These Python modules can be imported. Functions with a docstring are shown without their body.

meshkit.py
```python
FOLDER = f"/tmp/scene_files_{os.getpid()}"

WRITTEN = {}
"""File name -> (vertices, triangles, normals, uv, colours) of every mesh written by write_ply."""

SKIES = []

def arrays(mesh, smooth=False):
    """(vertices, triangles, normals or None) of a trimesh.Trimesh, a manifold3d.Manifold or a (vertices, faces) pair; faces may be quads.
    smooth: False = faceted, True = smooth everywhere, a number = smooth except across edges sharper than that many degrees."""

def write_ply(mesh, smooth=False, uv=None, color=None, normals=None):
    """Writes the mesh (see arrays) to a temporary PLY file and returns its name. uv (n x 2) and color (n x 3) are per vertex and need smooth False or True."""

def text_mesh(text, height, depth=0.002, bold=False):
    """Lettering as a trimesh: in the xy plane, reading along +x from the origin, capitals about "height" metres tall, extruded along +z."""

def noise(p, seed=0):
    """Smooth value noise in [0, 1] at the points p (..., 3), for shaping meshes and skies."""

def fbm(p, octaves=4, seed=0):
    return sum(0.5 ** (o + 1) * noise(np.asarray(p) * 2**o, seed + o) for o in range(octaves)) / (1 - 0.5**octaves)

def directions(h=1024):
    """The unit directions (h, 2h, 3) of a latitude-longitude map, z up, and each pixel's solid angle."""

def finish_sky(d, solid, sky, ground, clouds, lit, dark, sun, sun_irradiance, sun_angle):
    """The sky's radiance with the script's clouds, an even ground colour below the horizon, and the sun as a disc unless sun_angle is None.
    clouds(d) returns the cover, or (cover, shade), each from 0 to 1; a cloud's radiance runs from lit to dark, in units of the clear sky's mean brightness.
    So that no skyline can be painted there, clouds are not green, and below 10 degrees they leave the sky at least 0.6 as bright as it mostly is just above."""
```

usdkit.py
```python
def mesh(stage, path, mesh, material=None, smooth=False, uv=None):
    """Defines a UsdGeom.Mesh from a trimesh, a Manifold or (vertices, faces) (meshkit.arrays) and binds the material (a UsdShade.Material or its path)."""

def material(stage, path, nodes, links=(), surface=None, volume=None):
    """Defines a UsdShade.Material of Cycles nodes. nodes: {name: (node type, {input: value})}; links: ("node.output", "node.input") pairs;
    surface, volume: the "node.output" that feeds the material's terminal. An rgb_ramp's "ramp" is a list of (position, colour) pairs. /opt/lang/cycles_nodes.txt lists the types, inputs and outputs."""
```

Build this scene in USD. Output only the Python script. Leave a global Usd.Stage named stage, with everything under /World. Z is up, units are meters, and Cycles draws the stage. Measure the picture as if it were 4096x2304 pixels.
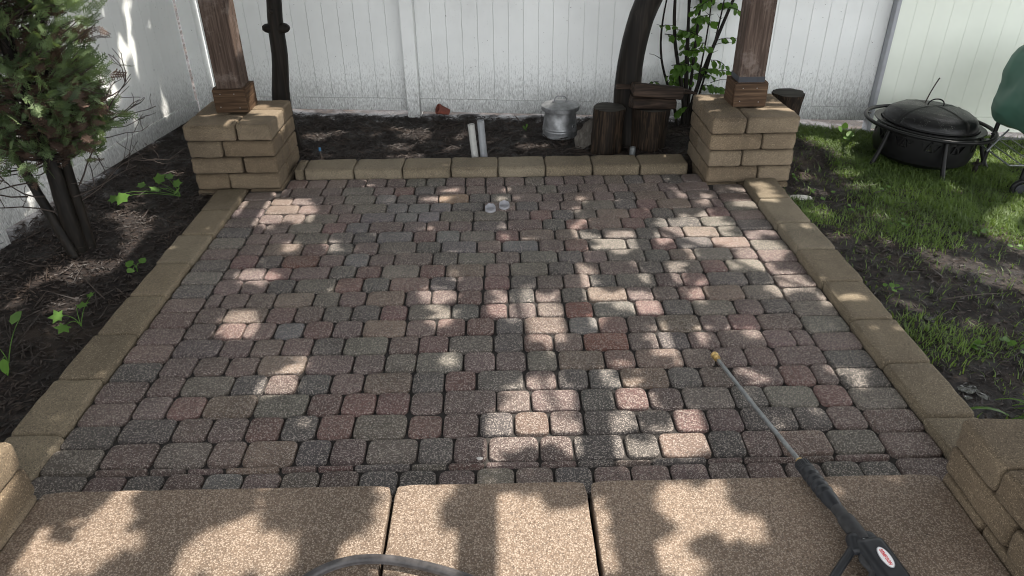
import math, random, numpy as np, trimesh, manifold3d, usdkit, meshkit
from pxr import Usd, UsdGeom, UsdLux, UsdShade, Gf, Sdf, Vt

stage = Usd.Stage.CreateInMemory()
UsdGeom.SetStageUpAxis(stage, UsdGeom.Tokens.z)
UsdGeom.SetStageMetersPerUnit(stage, 1.0)
world = UsdGeom.Xform.Define(stage, '/World')
stage.SetDefaultPrim(world.GetPrim())

# ------------------------------------------------------------------ camera, sky, sun, exposure
CAM = np.array([0.0390, -1.7136, 1.6480])
PITCH, YAW, ROLL = 0.532946, 0.013203, -0.011034
EXPOSURE = 1.58
SKY_STRENGTH = 0.15
SUN_INTENSITY = 0.95
SUN_EL, SUN_AZ = math.radians(62.0), math.atan2(0.97, 0.25)      # azimuth = atan2(x, y)
S = np.array([math.cos(SUN_EL) * math.sin(SUN_AZ), math.cos(SUN_EL) * math.cos(SUN_AZ), math.sin(SUN_EL)])

fwd = np.array([math.sin(YAW) * math.cos(PITCH), math.cos(YAW) * math.cos(PITCH), -math.sin(PITCH)])
rgt0 = np.array([math.cos(YAW), -math.sin(YAW), 0.0]); up0 = np.cross(rgt0, fwd)
rgt = math.cos(ROLL) * rgt0 + math.sin(ROLL) * up0
upv = -math.sin(ROLL) * rgt0 + math.cos(ROLL) * up0
cam = UsdGeom.Camera.Define(stage, '/World/camera')
cam.AddTransformOp().Set(Gf.Matrix4d(*rgt, 0, *upv, 0, *(-fwd), 0, *CAM, 1))
cam.CreateHorizontalApertureAttr(36.0); cam.CreateVerticalApertureAttr(20.25)
cam.CreateFocalLengthAttr(36.0 * 2902.4 / 4096)
cam.CreateClippingRangeAttr(Gf.Vec2f(0.05, 2000))
cam.CreateExposureAttr(EXPOSURE)

skym = usdkit.material(stage, '/World/Looks/sky_look', {
    'sky': ('sky_texture', {'sky_type': 'single_scattering', 'sun_disc': False, 'sun_elevation': SUN_EL, 'sun_rotation': SUN_AZ,
                            'air_density': 1.0, 'aerosol_density': 2.0}),
    'tc': ('texture_coordinate', {}),
    'no': ('noise_texture', {'scale': 2.2, 'detail': 6.0, 'roughness': 0.6}),
    'rp': ('rgb_ramp', {'ramp': [(0.0, (0.25, 0.25, 0.25)), (0.42, (0.35, 0.35, 0.35)), (0.62, (0.95, 0.95, 0.95))]}),
    'hs': ('hsv', {'saturation': 0.06, 'value': 1.5}), 'h0': ('hsv', {'saturation': 0.27}),
    'mx': ('mix_color', {}),
    'bg': ('background_shader', {'strength': SKY_STRENGTH})},
    [('tc.generated', 'no.vector'), ('no.fac', 'rp.fac'), ('rp.color', 'mx.fac'), ('sky.color', 'h0.color'), ('h0.color', 'mx.a'), ('sky.color', 'hs.color'), ('hs.color', 'mx.b'), ('mx.result', 'bg.color')],
    surface='bg.background')
dome = UsdLux.DomeLight.Define(stage, '/World/sky')
UsdShade.MaterialBindingAPI.Apply(dome.GetPrim()).Bind(skym)
sun = UsdLux.DistantLight.Define(stage, '/World/sun')
zx = S; xx = np.cross([0, 0, 1.0], zx); xx /= np.linalg.norm(xx); yx = np.cross(zx, xx)
sun.AddTransformOp().Set(Gf.Matrix4d(*xx, 0, *yx, 0, *zx, 0, 0, 0, 20, 1))
sun.CreateIntensityAttr(SUN_INTENSITY); sun.CreateAngleAttr(0.5); sun.CreateNormalizeAttr(True)
sun.CreateColorAttr(Gf.Vec3f(1.0, 0.93, 0.84))

# ------------------------------------------------------------------ helpers
R = np.random.default_rng(7)
used = set()
def free(path):
    p, k = path, 0
    while p in used:
        k += 1; p = f'{path}_{k:03d}'
    used.add(p); return p
def data(prim, **kv):
    for k, v in kv.items():
        if v: prim.SetCustomDataByKey(k, v)
def xf(name, label=None, category=None, group=None, kind=None, parent=None, loc=None, rz=0.0):
    p = free((parent or '/World') + '/' + name)
    x = UsdGeom.Xform.Define(stage, p)
    if loc is not None: x.AddTranslateOp().Set(Gf.Vec3d(*map(float, loc)))
    if rz: x.AddRotateZOp().Set(rz)
    data(x.GetPrim(), label=label, category=category, group=group, kind=kind)
    return p
def ms(name, mesh, mat, parent=None, smooth=35, label=None, category=None, group=None, kind=None, tone=None):
    p = free((parent or '/World') + '/' + name)
    m = usdkit.mesh(stage, p, mesh, mat, smooth=smooth)
    data(m.GetPrim(), label=label, category=category, group=group, kind=kind)
    if tone is not None:
        tone = np.asarray(tone, np.float32)
        interp = 'constant' if tone.ndim == 1 else 'vertex'
        UsdGeom.PrimvarsAPI(m).CreatePrimvar('tone', Sdf.ValueTypeNames.Color3fArray, interp).Set(Vt.Vec3fArray.FromNumpy(np.atleast_2d(tone)))
    return p
def cat(parts):
    vs, fs, n = [], [], 0
    for v, f in parts:
        vs.append(v); fs.append(np.asarray(f) + n); n += len(v)
    return np.vstack(vs), np.vstack(fs)
def arr(m):
    v, f, _ = meshkit.arrays(m); return v, f
def move(vf, t): return vf[0] + np.asarray(t), vf[1]
def rot(vf, axis, ang, c=(0, 0, 0)):
    M = trimesh.transformations.rotation_matrix(ang, axis)[:3, :3]
    return (vf[0] - c) @ M.T + c, vf[1]
def to_frame(vf, o, u, v, w):
    return np.asarray(o) + vf[0] @ np.array([u, v, w]), vf[1]
def unit(a): a = np.asarray(a, float); return a / np.linalg.norm(a)
def tube(pts, rad, n=8, caps=True):
    pts = np.asarray(pts, float); k = len(pts)
    rad = np.broadcast_to(np.asarray(rad, float), (k,))
    t = np.gradient(pts, axis=0); t /= np.linalg.norm(t, axis=1, keepdims=True) + 1e-12
    a = np.array([0, 0, 1.0]) if abs(t[0][2]) < 0.9 else np.array([1.0, 0, 0])
    vs = []
    u = unit(np.cross(t[0], a))
    for i in range(k):
        u = unit(u - t[i] * (u @ t[i])); w = np.cross(t[i], u)
        ang = np.arange(n) * 2 * np.pi / n
        vs.append(pts[i] + rad[i] * (np.cos(ang)[:, None] * u + np.sin(ang)[:, None] * w))
    v = np.vstack(vs); f = []
    for i in range(k - 1):
        for j in range(n):
            a0, a1, b0, b1 = i * n + j, i * n + (j + 1) % n, (i + 1) * n + j, (i + 1) * n + (j + 1) % n
            f += [[a0, a1, b1], [a0, b1, b0]]
    if caps:
        v = np.vstack([v, pts[0], pts[-1]])
        for j in range(n):
            f += [[k * n, (j + 1) % n, j], [k * n + 1, (k - 1) * n + j, (k - 1) * n + (j + 1) % n]]
    return v, np.array(f)
def spline(ctrl, n):
    from scipy.interpolate import CubicSpline
    ctrl = np.asarray(ctrl, float); d = np.r_[0, np.cumsum(np.linalg.norm(np.diff(ctrl, axis=0), axis=1))]
    return CubicSpline(d, ctrl)(np.linspace(0, d[-1], n))
def lathe(prof, n=40):
    prof = np.asarray(prof, float); k = len(prof); ang = np.arange(n) * 2 * np.pi / n
    v = np.stack([prof[:, None, 0] * np.cos(ang), prof[:, None, 0] * np.sin(ang), np.repeat(prof[:, None, 1], n, 1)], -1).reshape(-1, 3)
    f = []
    for i in range(k - 1):
        for j in range(n):
            a0, a1, b0, b1 = i * n + j, i * n + (j + 1) % n, (i + 1) * n + j, (i + 1) * n + (j + 1) % n
            f += [[a0, a1, b1], [a0, b1, b0]]
    return v, np.array(f)
def box(x0, x1, y0, y1, z0, z1):
    v = np.array([[x, y, z] for z in (z0, z1) for y in (y0, y1) for x in (x0, x1)], float)
    f = np.array([[0, 2, 3], [0, 3, 1], [4, 5, 7], [4, 7, 6], [0, 1, 5], [0, 5, 4], [2, 6, 7], [2, 7, 3], [0, 4, 6], [0, 6, 2], [1, 3, 7], [1, 7, 5]])
    return v, f
def rbox(sx, sy, sz, r, mid=1):
    """rounded box centred at the origin, quads split to triangles"""
    def line(h):
        inner = np.linspace(-(h - r), h - r, mid + 1)
        return np.r_[-h, -(h - .35 * r), inner, h - .35 * r, h]
    H = np.array([sx, sy, sz]) / 2; parts = []
    for ax in range(3):
        b, c = (ax + 1) % 3, (ax + 2) % 3
        lb, lc = line(H[b]), line(H[c])
        nb, nc = len(lb), len(lc)
        B, C = np.meshgrid(lb, lc, indexing='ij')
        idx = np.arange(nb * nc).reshape(nb, nc)
        q = np.stack([idx[:-1, :-1], idx[1:, :-1], idx[1:, 1:], idx[:-1, 1:]], -1).reshape(-1, 4)
        for sgn in (-1, 1):
            v = np.zeros((nb * nc, 3)); v[:, ax] = sgn * H[ax]; v[:, b] = B.ravel(); v[:, c] = C.ravel()
            qq = q if sgn > 0 else q[:, ::-1]
            parts.append((v, np.vstack([qq[:, [0, 1, 2]], qq[:, [0, 2, 3]]])))
    v, f = cat(parts)
    core = np.clip(v, -(H - r), H - r); d = v - core; L = np.linalg.norm(d, axis=1, keepdims=True)
    v = core + d / np.maximum(L, 1e-9) * np.minimum(L, r) * (L > 1e-9)
    m = trimesh.Trimesh(v, f, process=True); m.merge_vertices(digits_vertex=6)
    return np.array(m.vertices), np.array(m.faces)
def stone_block(sx, sy, sz, seed, r=.015, rough=.0045, mid=3):
    v, f = rbox(sx, sy, sz, r, mid)
    o = np.array([seed * 3.1, seed * 1.7, seed * 0.9])
    n = unit_rows(v / np.array([sx, sy, sz]))
    d = (meshkit.fbm(v * 22 + o, 3, 3) - .5) * 2 * rough + (meshkit.noise(v * 70 + o, 5) - .5) * rough
    return v + n * d[:, None], f
def unit_rows(a): return a / np.maximum(np.linalg.norm(a, axis=-1, keepdims=True), 1e-9)

# ------------------------------------------------------------------ materials
def mat(name, nodes, links, surface='p.BSDF'):
    return usdkit.material(stage, '/World/Looks/' + name, nodes, links, surface=surface)
def plain(name, col, rough=.5, metal=0., var=.25, scale=30., bump=0., spec=.5):
    n = {'g': ('geometry', {}), 'no': ('noise_texture', {'scale': scale, 'detail': 5.0, 'roughness': .6}),
         'rp': ('rgb_ramp', {'ramp': [(.25, tuple(c * (1 - var) for c in col)), (.75, tuple(min(1, c * (1 + var)) for c in col))]}),
         'p': ('principled_bsdf', {'roughness': rough, 'metallic': metal, 'specular_ior_level': spec})}
    l = [('g.position', 'no.vector'), ('no.fac', 'rp.fac'), ('rp.color', 'p.base_color')]
    if bump:
        n['b'] = ('bump', {'strength': bump, 'distance': .01}); l += [('no.fac', 'b.height'), ('b.normal', 'p.normal')]
    return mat(name, n, l)
def aggregate(name, base=None, light=(.42, .38, .33), dark=(.03, .028, .026), scale=210., amount=.25, big=0., tone=False, rough=.75, stain=(.6, 1.15), lightmix=.8):
    """concrete with visible aggregate: per-cell random grey value picks dark pits and pale pebbles out of the paste"""
    n = {'g': ('geometry', {}),
         'v': ('voronoi_texture', {'scale': scale, 'randomness': 1.0}), 'sc': ('separate_color', {}),
         'lr': ('map_range', {'from_min': 1 - amount, 'from_max': 1 - amount * .35, 'clamp': True}),
         'dr': ('map_range', {'from_min': .16, 'from_max': .06, 'clamp': True}),
         'edge': ('map_range', {'from_min': .62, 'from_max': .35, 'clamp': True}),
         'lm': ('math', {'math_type': 'multiply'}), 'lm2': ('math', {'math_type': 'multiply', 'value2': lightmix}),
         'dm': ('math', {'math_type': 'multiply', 'value2': .6}),
         'n1': ('noise_texture', {'scale': 3.1, 'detail': 4.0, 'roughness': .6}),
         'st': ('rgb_ramp', {'ramp': [(.3, (stain[0],) * 3), (.7, (stain[1],) * 3)]}),
         'n2': ('noise_texture', {'scale': 420.0, 'detail': 2.0}),
         'gr': ('rgb_ramp', {'ramp': [(.3, (.72,) * 3), (.7, (1.28,) * 3)]}),
         'm0': ('mix_color', {'blend_type': 'multiply', 'fac': 1.0, 'use_clamp': False}),
         'm1': ('mix_color', {'blend_type': 'multiply', 'fac': 1.0}),
         'm2': ('mix_color', {'a': (0, 0, 0), 'b': light}), 'm3': ('mix_color', {'b': dark}),
         'bm': ('bump', {'strength': .35, 'distance': .004}),
         'p': ('principled_bsdf', {'roughness': rough, 'specular_ior_level': .35})}
    l = [('g.position', 'v.vector'), ('g.position', 'n1.vector'), ('g.position', 'n2.vector'), ('v.color', 'sc.color'),
         ('sc.r', 'lr.value'), ('sc.g', 'dr.value'), ('v.distance', 'edge.value'), ('lr.result', 'lm.value1'), ('edge.result', 'lm.value2'), ('lm.value', 'lm2.value1'),
         ('dr.result', 'dm.value1'), ('n1.fac', 'st.fac'), ('n2.fac', 'gr.fac'),
         ('st.color', 'm0.b'), ('m0.result', 'm1.a'), ('gr.color', 'm1.b'), ('m1.result', 'm2.a'), ('lm2.value', 'm2.fac'),
         ('m2.result', 'm3.a'), ('dm.value', 'm3.fac'), ('m3.result', 'p.base_color'), ('v.distance', 'bm.height'), ('bm.normal', 'p.normal')]
    if tone:
        n['t'] = ('attribute', {'attribute': 'tone'}); l.append(('t.color', 'm0.a'))
    else:
        n['oi'] = ('object_info', {}); n['orp'] = ('rgb_ramp', {'ramp': [(0.0, tuple(c * .80 for c in base)), (.5, base), (1.0, (base[0] * 1.14, base[1] * 1.20, base[2] * 1.28))]})
        l += [('oi.random', 'orp.fac'), ('orp.color', 'm0.a')]
    return mat(name, n, l)

M = {}
M['paver'] = aggregate('paver_concrete', tone=True, scale=255., amount=.62, light=(.42, .37, .325), lightmix=.68)
M['block'] = aggregate('wall_block_concrete', base=(.124, .092, .058), light=(.36, .28, .19), dark=(.03, .02, .013), scale=330., amount=.26, stain=(.62, 1.25), rough=.9, lightmix=.6)
M['curb'] = aggregate('edging_block_concrete', base=(.145, .115, .076), light=(.42, .35, .25), dark=(.03, .024, .018), scale=300., amount=.3, stain=(.72, 1.15), rough=.85, lightmix=.55)
M['slab'] = aggregate('step_slab_concrete', base=(.148, .106, .075), light=(.44, .37, .30), dark=(.05, .035, .026), scale=225., amount=.95, stain=(.72, 1.16), lightmix=.47)
M['joint'] = plain('joint_sand', (.022, .019, .017), .9, 0, .5, 90.)

def wood(name, c0, c1, c2, axis=2, rough=.8, grain=55., wear=(.2, .16, .14), wearamt=.0):
    sc = [grain] * 3; sc[axis] = grain * .05
    n = {'g': ('geometry', {}), 'tc': ('texture_coordinate', {}), 'mp': ('mapping', {'scale': sc}),
         'no': ('noise_texture', {'scale': 1.0, 'detail': 6.0, 'roughness': .65, 'distortion': .4}),
         'rp': ('rgb_ramp', {'ramp': [(.3, c0), (.5, c1), (.72, c2)]}),
         'n2': ('noise_texture', {'scale': 9.0, 'detail': 5.0, 'roughness': .7}), 'r2': ('map_range', {'from_min': .52, 'from_max': .68, 'to_max': wearamt, 'clamp': True}),
         'mx': ('mix_color', {'b': wear}),
         'b': ('bump', {'strength': .5, 'distance': .004}), 'p': ('principled_bsdf', {'roughness': rough, 'specular_ior_level': .16})}
    return mat(name, n, [('g.position', 'mp.vector'), ('mp.vector', 'no.vector'), ('no.fac', 'rp.fac'), ('rp.color', 'mx.a'), ('g.position', 'n2.vector'), ('n2.fac', 'r2.value'), ('r2.result', 'mx.fac'),
                         ('mx.result', 'p.base_color'), ('no.fac', 'b.height'), ('b.normal', 'p.normal')])
M['post'] = wood('stained_post_wood', (.026, .018, .014), (.064, .044, .034), (.125, .092, .075), 2, .75, 75., (.20, .165, .145), .55)
M['collar_x'] = wood('collar_board_wood', (.02, .012, .007), (.055, .032, .018), (.115, .074, .044), 0, .7, 70.)
M['collar_y'] = wood('collar_side_board_wood', (.02, .012, .007), (.055, .032, .018), (.115, .074, .044), 1, .7, 70.)
M['darkpaint'] = plain('dark_band_paint', (.02, .022, .028), .5)
M['bark'] = wood('wet_bark', (.003, .0025, .002), (.008, .0065, .005), (.024, .019, .015), 2, .5, 45.)
M['stumpbark'] = wood('stump_bark', (.004, .003, .0025), (.013, .009, .006), (.075, .048, .03), 2, .75, 75.)
M['endgrain'] = wood('stump_end_grain', (.012, .011, .009), (.035, .032, .027), (.10, .093, .08), 0, .8, 40.)
M['log'] = wood('split_log_wood', (.007, .005, .004), (.022, .015, .011), (.075, .05, .036), 0, .7, 60.)
M['greywood'] = wood('grey_board_wood', (.05, .045, .038), (.09, .08, .07), (.15, .14, .12), 2, .8, 50.)

def vinyl(name, base, rough, dirt=True):
    n = {'g': ('geometry', {}), 'sx': ('separate_xyz', {}), 'mp': ('mapping', {'scale': (150., 150., 38.)}),
         'no': ('noise_texture', {'scale': 1.0, 'detail': 7.0, 'roughness': .7}),
         'zr': ('map_range', {'from_min': -.02, 'from_max': .50, 'to_min': .15, 'to_max': -.22, 'clamp': True}),
         'ad': ('math', {'math_type': 'add'}), 'dr': ('map_range', {'from_min': .40, 'from_max': .80, 'to_max': .9, 'clamp': True}),
         'n3': ('noise_texture', {'scale': 2.4, 'detail': 4.0}), 'r3': ('rgb_ramp', {'ramp': [(.35, tuple(c * .90 for c in base)), (.65, base)]}),
         'sp': ('noise_texture', {'scale': 55., 'detail': 3.0, 'roughness': .6}), 'spr': ('map_range', {'from_min': .70, 'from_max': .75, 'to_max': .8, 'clamp': True}),
         'mx': ('mix_color', {'b': (.045, .04, .036)}), 'm2': ('mix_color', {'b': (.05, .045, .04)}),
         'p': ('principled_bsdf', {'roughness': rough, 'specular_ior_level': .45})}
    l = [('g.position', 'sx.vector'), ('g.position', 'mp.vector'), ('mp.vector', 'no.vector'), ('sx.z', 'zr.value'), ('zr.result', 'ad.value1'), ('no.fac', 'ad.value2'), ('ad.value', 'dr.value'),
         ('g.position', 'n3.vector'), ('n3.fac', 'r3.fac'), ('r3.color', 'mx.a'), ('dr.result', 'mx.fac'), ('g.position', 'sp.vector'), ('sp.fac', 'spr.value'), ('mx.result', 'm2.a'), ('spr.result', 'm2.fac'), ('m2.result', 'p.base_color')]
    return mat(name, n, l)
M['vinyl'] = vinyl('white_vinyl', (.74, .755, .74), .38)
M['vinyl_lawn_bounce'] = plain('glossy_vinyl_green_bounce', (.70, .735, .655), .26, 0, .05, 3.)  # white vinyl; green light bounced off the lawn is mixed into its colour
M['vinyl_shade_tone'] = plain('painted_shade_strip', (.30, .31, .33), .5, 0, .1, 5.)  # shade on the post side, put into the colour as grey

def soil():
    n = {'g': ('geometry', {}),
         'a': ('noise_texture', {'scale': 60., 'detail': 8.0, 'roughness': .75}), 'ar': ('rgb_ramp', {'ramp': [(.3, (.004, .003, .003)), (.5, (.012, .009, .008)), (.62, (.035, .024, .019)), (.75, (.10, .07, .053))]}),
         'b': ('noise_texture', {'scale': 1.7, 'detail': 5.0, 'roughness': .6}), 'br': ('map_range', {'from_min': .56, 'from_max': .66, 'clamp': True}),
         'c': ('noise_texture', {'scale': 220., 'detail': 3.0}), 'cr': ('rgb_ramp', {'ramp': [(.3, (.025, .018, .014)), (.7, (.085, .063, .05))]}),
         'mx': ('mix_color', {}), 'w': ('noise_texture', {'scale': 6.0, 'detail': 4.0}), 'wr': ('map_range', {'from_min': .45, 'from_max': .62, 'to_min': .75, 'to_max': .28, 'clamp': True}),
         'bm': ('bump', {'strength': .9, 'distance': .012}), 'p': ('principled_bsdf', {'specular_ior_level': .22})}
    l = [('g.position', k + '.vector') for k in 'abcw'] + [('a.fac', 'ar.fac'), ('b.fac', 'br.value'), ('c.fac', 'cr.fac'), ('ar.color', 'mx.a'), ('cr.color', 'mx.b'), ('br.result', 'mx.fac'), ('mx.result', 'p.base_color'),
         ('w.fac', 'wr.value'), ('wr.result', 'p.roughness'), ('a.fac', 'bm.height'), ('bm.normal', 'p.normal')]
    return mat('damp_soil', n, l)
M['soil'] = soil()
def leafy(name, cols, transl=.35, rough=.5, scale=6., isl=.55, amp=.9, off=-.2):
    ramp = [(i / (len(cols) - 1), c) for i, c in enumerate(cols)]
    n = {'g': ('geometry', {}), 'no': ('noise_texture', {'scale': scale, 'detail': 2.0}), 'rm': ('math', {'math_type': 'multiply', 'value2': isl}), 'ad': ('math', {'math_type': 'multiply_add', 'value2': amp, 'value3': off}), 'sm': ('math', {'math_type': 'add', 'use_clamp': True}),
         'rp': ('rgb_ramp', {'ramp': ramp}), 'p': ('principled_bsdf', {'roughness': rough, 'specular_ior_level': .4}), 't': ('translucent_bsdf', {}), 'ts': ('mix_color', {'blend_type': 'multiply', 'fac': 1.0, 'b': (1.0, 1.0, .45)}), 'm': ('mix_closure', {'fac': transl})}
    return mat(name, n, [('g.position', 'no.vector'), ('g.random_per_island', 'rm.value1'), ('no.fac', 'ad.value1'), ('rm.value', 'sm.value1'), ('ad.value', 'sm.value2'), ('sm.value', 'rp.fac'), ('rp.color', 'p.base_color'), ('rp.color', 'ts.a'), ('ts.result', 't.color'),
                         ('p.BSDF', 'm.closure1'), ('t.BSDF', 'm.closure2')], surface='m.closure')
M['grass'] = leafy('grass_blades', [(.05, .08, .024), (.11, .17, .045), (.18, .255, .07), (.33, .31, .15)], .4, .55, 3.)
M['canopy'] = leafy('canopy_leaf', [(.025, .05, .015), (.05, .09, .025), (.07, .12, .03)], .12, .5)
M['cedar'] = leafy('cedar_foliage', [(.04, .062, .03), (.10, .145, .065), (.17, .235, .105), (.30, .36, .18)], .3, .6, 13., .22, 1.5, -.42)
M['cedardead'] = leafy('dead_cedar_foliage', [(.04, .025, .018), (.11, .068, .048), (.19, .13, .09)], .1, .8, 8.)
M['shrubleaf'] = leafy('shrub_leaf', [(.06, .13, .022), (.11, .22, .035), (.17, .31, .05)], .5, .45, 9.)
M['vineleaf'] = leafy('vine_leaf', [(.07, .15, .03), (.12, .23, .045), (.19, .31, .07)], .45, .45, 12.)
M['mulch'] = leafy('mulch_bits', [(.008, .006, .005), (.018, .012, .009), (.04, .026, .018), (.075, .05, .036), (.20, .14, .105)], 0., .62, 4.)
M['twig'] = plain('twig_bark', (.035, .025, .019), .8, 0, .5, 60.)
M['brass'] = plain('brass', (.45, .32, .13), .35, .9, .3, 90.)
M['steel'] = plain('scuffed_steel', (.20, .21, .21), .42, .75, .3, 60., .1)
M['blackplastic'] = plain('black_plastic', (.012, .013, .015), .42, 0, .4, 40., .05, .35)
M['greyplastic'] = plain('worn_grey_plastic', (.028, .028, .029), .55, 0, .5, 45., .05, .3)
M['hose'] = plain('scuffed_rubber', (.04, .037, .037), .45, 0, .8, 34.)
M['white'] = plain('white_label', (.75, .75, .74), .45, 0, .05)
M['red'] = plain('red_print', (.55, .03, .04), .45, 0, .05)
M['greyprint'] = plain('grey_print', (.3, .3, .32), .5, 0, .05)
M['galv'] = plain('galvanized_metal', (.25, .255, .26), .42, .8, .5, 18., .2)
M['iron'] = plain('black_enamel_steel', (.004, .004, .004), .36, 0, .4, 30., 0, .22)
def screen():
    return mat('mesh_screen', {'g': ('geometry', {}), 'c': ('noise_texture', {'scale': 420., 'detail': 1.0}), 'r': ('map_range', {'from_min': .35, 'from_max': .45, 'clamp': True}), 't': ('transparent_bsdf', {}),
        'p': ('principled_bsdf', {'base_color': (.006, .006, .006), 'roughness': .35, 'specular_ior_level': .3}), 'm': ('mix_closure', {})},
        [('g.position', 'c.vector'), ('c.fac', 'r.value'), ('r.result', 'm.fac'), ('t.BSDF', 'm.closure1'), ('p.BSDF', 'm.closure2')], surface='m.closure')
M['screen'] = screen()
M['coverfabric'] = plain('green_cover_fabric', (.045, .105, .075), .55, 0, .2, 5., .1)
M['pvc'] = plain('grey_pvc', (.23, .24, .25), .5, 0, .12, 25.)
M['pvcwhite'] = plain('white_pvc', (.37, .37, .35), .5, 0, .15, 25.)
M['pvccap'] = plain('pale_conduit', (.27, .27, .285), .5, 0, .08, 30.)
M['terracotta'] = plain('terracotta', (.15, .04, .025), .7, 0, .3, 40.)
M['mudspeck'] = plain('mud_speck', (.02, .017, .015), .8)
M['palestone'] = plain('pale_stone', (.50, .48, .45), .8, 0, .25, 30., .3)
M['puddle'] = mat('puddle_water', {'g': ('geometry', {}), 'no': ('noise_texture', {'scale': 55., 'detail': 3.}), 'b': ('bump', {'strength': .9, 'distance': .014}), 'p': ('principled_bsdf', {'base_color': (.012, .011, .009), 'roughness': .04, 'ior': 1.33, 'specular_ior_level': .6})},
                  [('g.position', 'no.vector'), ('no.fac', 'b.height'), ('b.normal', 'p.normal')])
M['bluecap'] = plain('blue_cap', (.05, .16, .30), .5)

# ------------------------------------------------------------------ ground
FA, FD = np.array([-.573, 3.662]), unit([1, -.0987]); FN = np.array([-FD[1], FD[0]])        # line of the back fence, FN points away from the camera
SA, SD = np.array([-2.25, 3.83]), unit([.0987, 1.0])                                         # line of the side fence
def ground_z(x, y):
    x, y = np.asarray(x, float), np.asarray(y, float)
    z = np.full(np.broadcast(x, y).shape, -.035)
    lawn = np.clip((x - 1.6) / 1.5, 0, 1.6)
    z = np.where(x > 1.6, -.03 - .05 * lawn, z)
    bed = np.clip((y - 2.55) / .15, 0, 1) * np.clip((2.4 - x) / .5, 0, 1)
    z = z * (1 - bed) + bed * .0
    left = np.clip((-1.75 - x) / .6, 0, 1) * np.clip((3.4 - y) / 1.5, 0, 1)
    z = z + left * .055
    far = np.maximum(np.abs(x) - 7, 0) + np.maximum(np.abs(y) - 7, 0)
    p = np.stack([x, y, np.zeros_like(z)], -1)
    z = z + (meshkit.fbm(p * 5.0, 4, 11) - .5) * .035 * (far < 1) + (meshkit.noise(p * 45, 3) - .5) * .012 * (far < 1)
    inside = np.clip((1.58 - np.abs(x)) / .05, 0, 1) * np.clip((2.58 - y) / .05, 0, 1) * np.clip((y + 4.5) / .05, 0, 1)
    return z - inside * .15
gx = np.r_[-200, -60, -20, np.arange(-7, 7.001, .035), 20, 60, 200]
gy = np.r_[-200, -60, -20, np.arange(-6, 6.001, .035), 20, 60, 200]
GX, GY = np.meshgrid(gx, gy, indexing='ij')
gv = np.stack([GX, GY, ground_z(GX, GY)], -1).reshape(-1, 3)
idx = np.arange(len(gx) * len(gy)).reshape(len(gx), len(gy))
gf = np.stack([idx[:-1, :-1], idx[1:, :-1], idx[1:, 1:], idx[:-1, 1:]], -1).reshape(-1, 4)
ms('ground', (gv, gf), M['soil'], smooth=True, kind='structure', label='dark damp soil and mulch bed around the paved patio')

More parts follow.
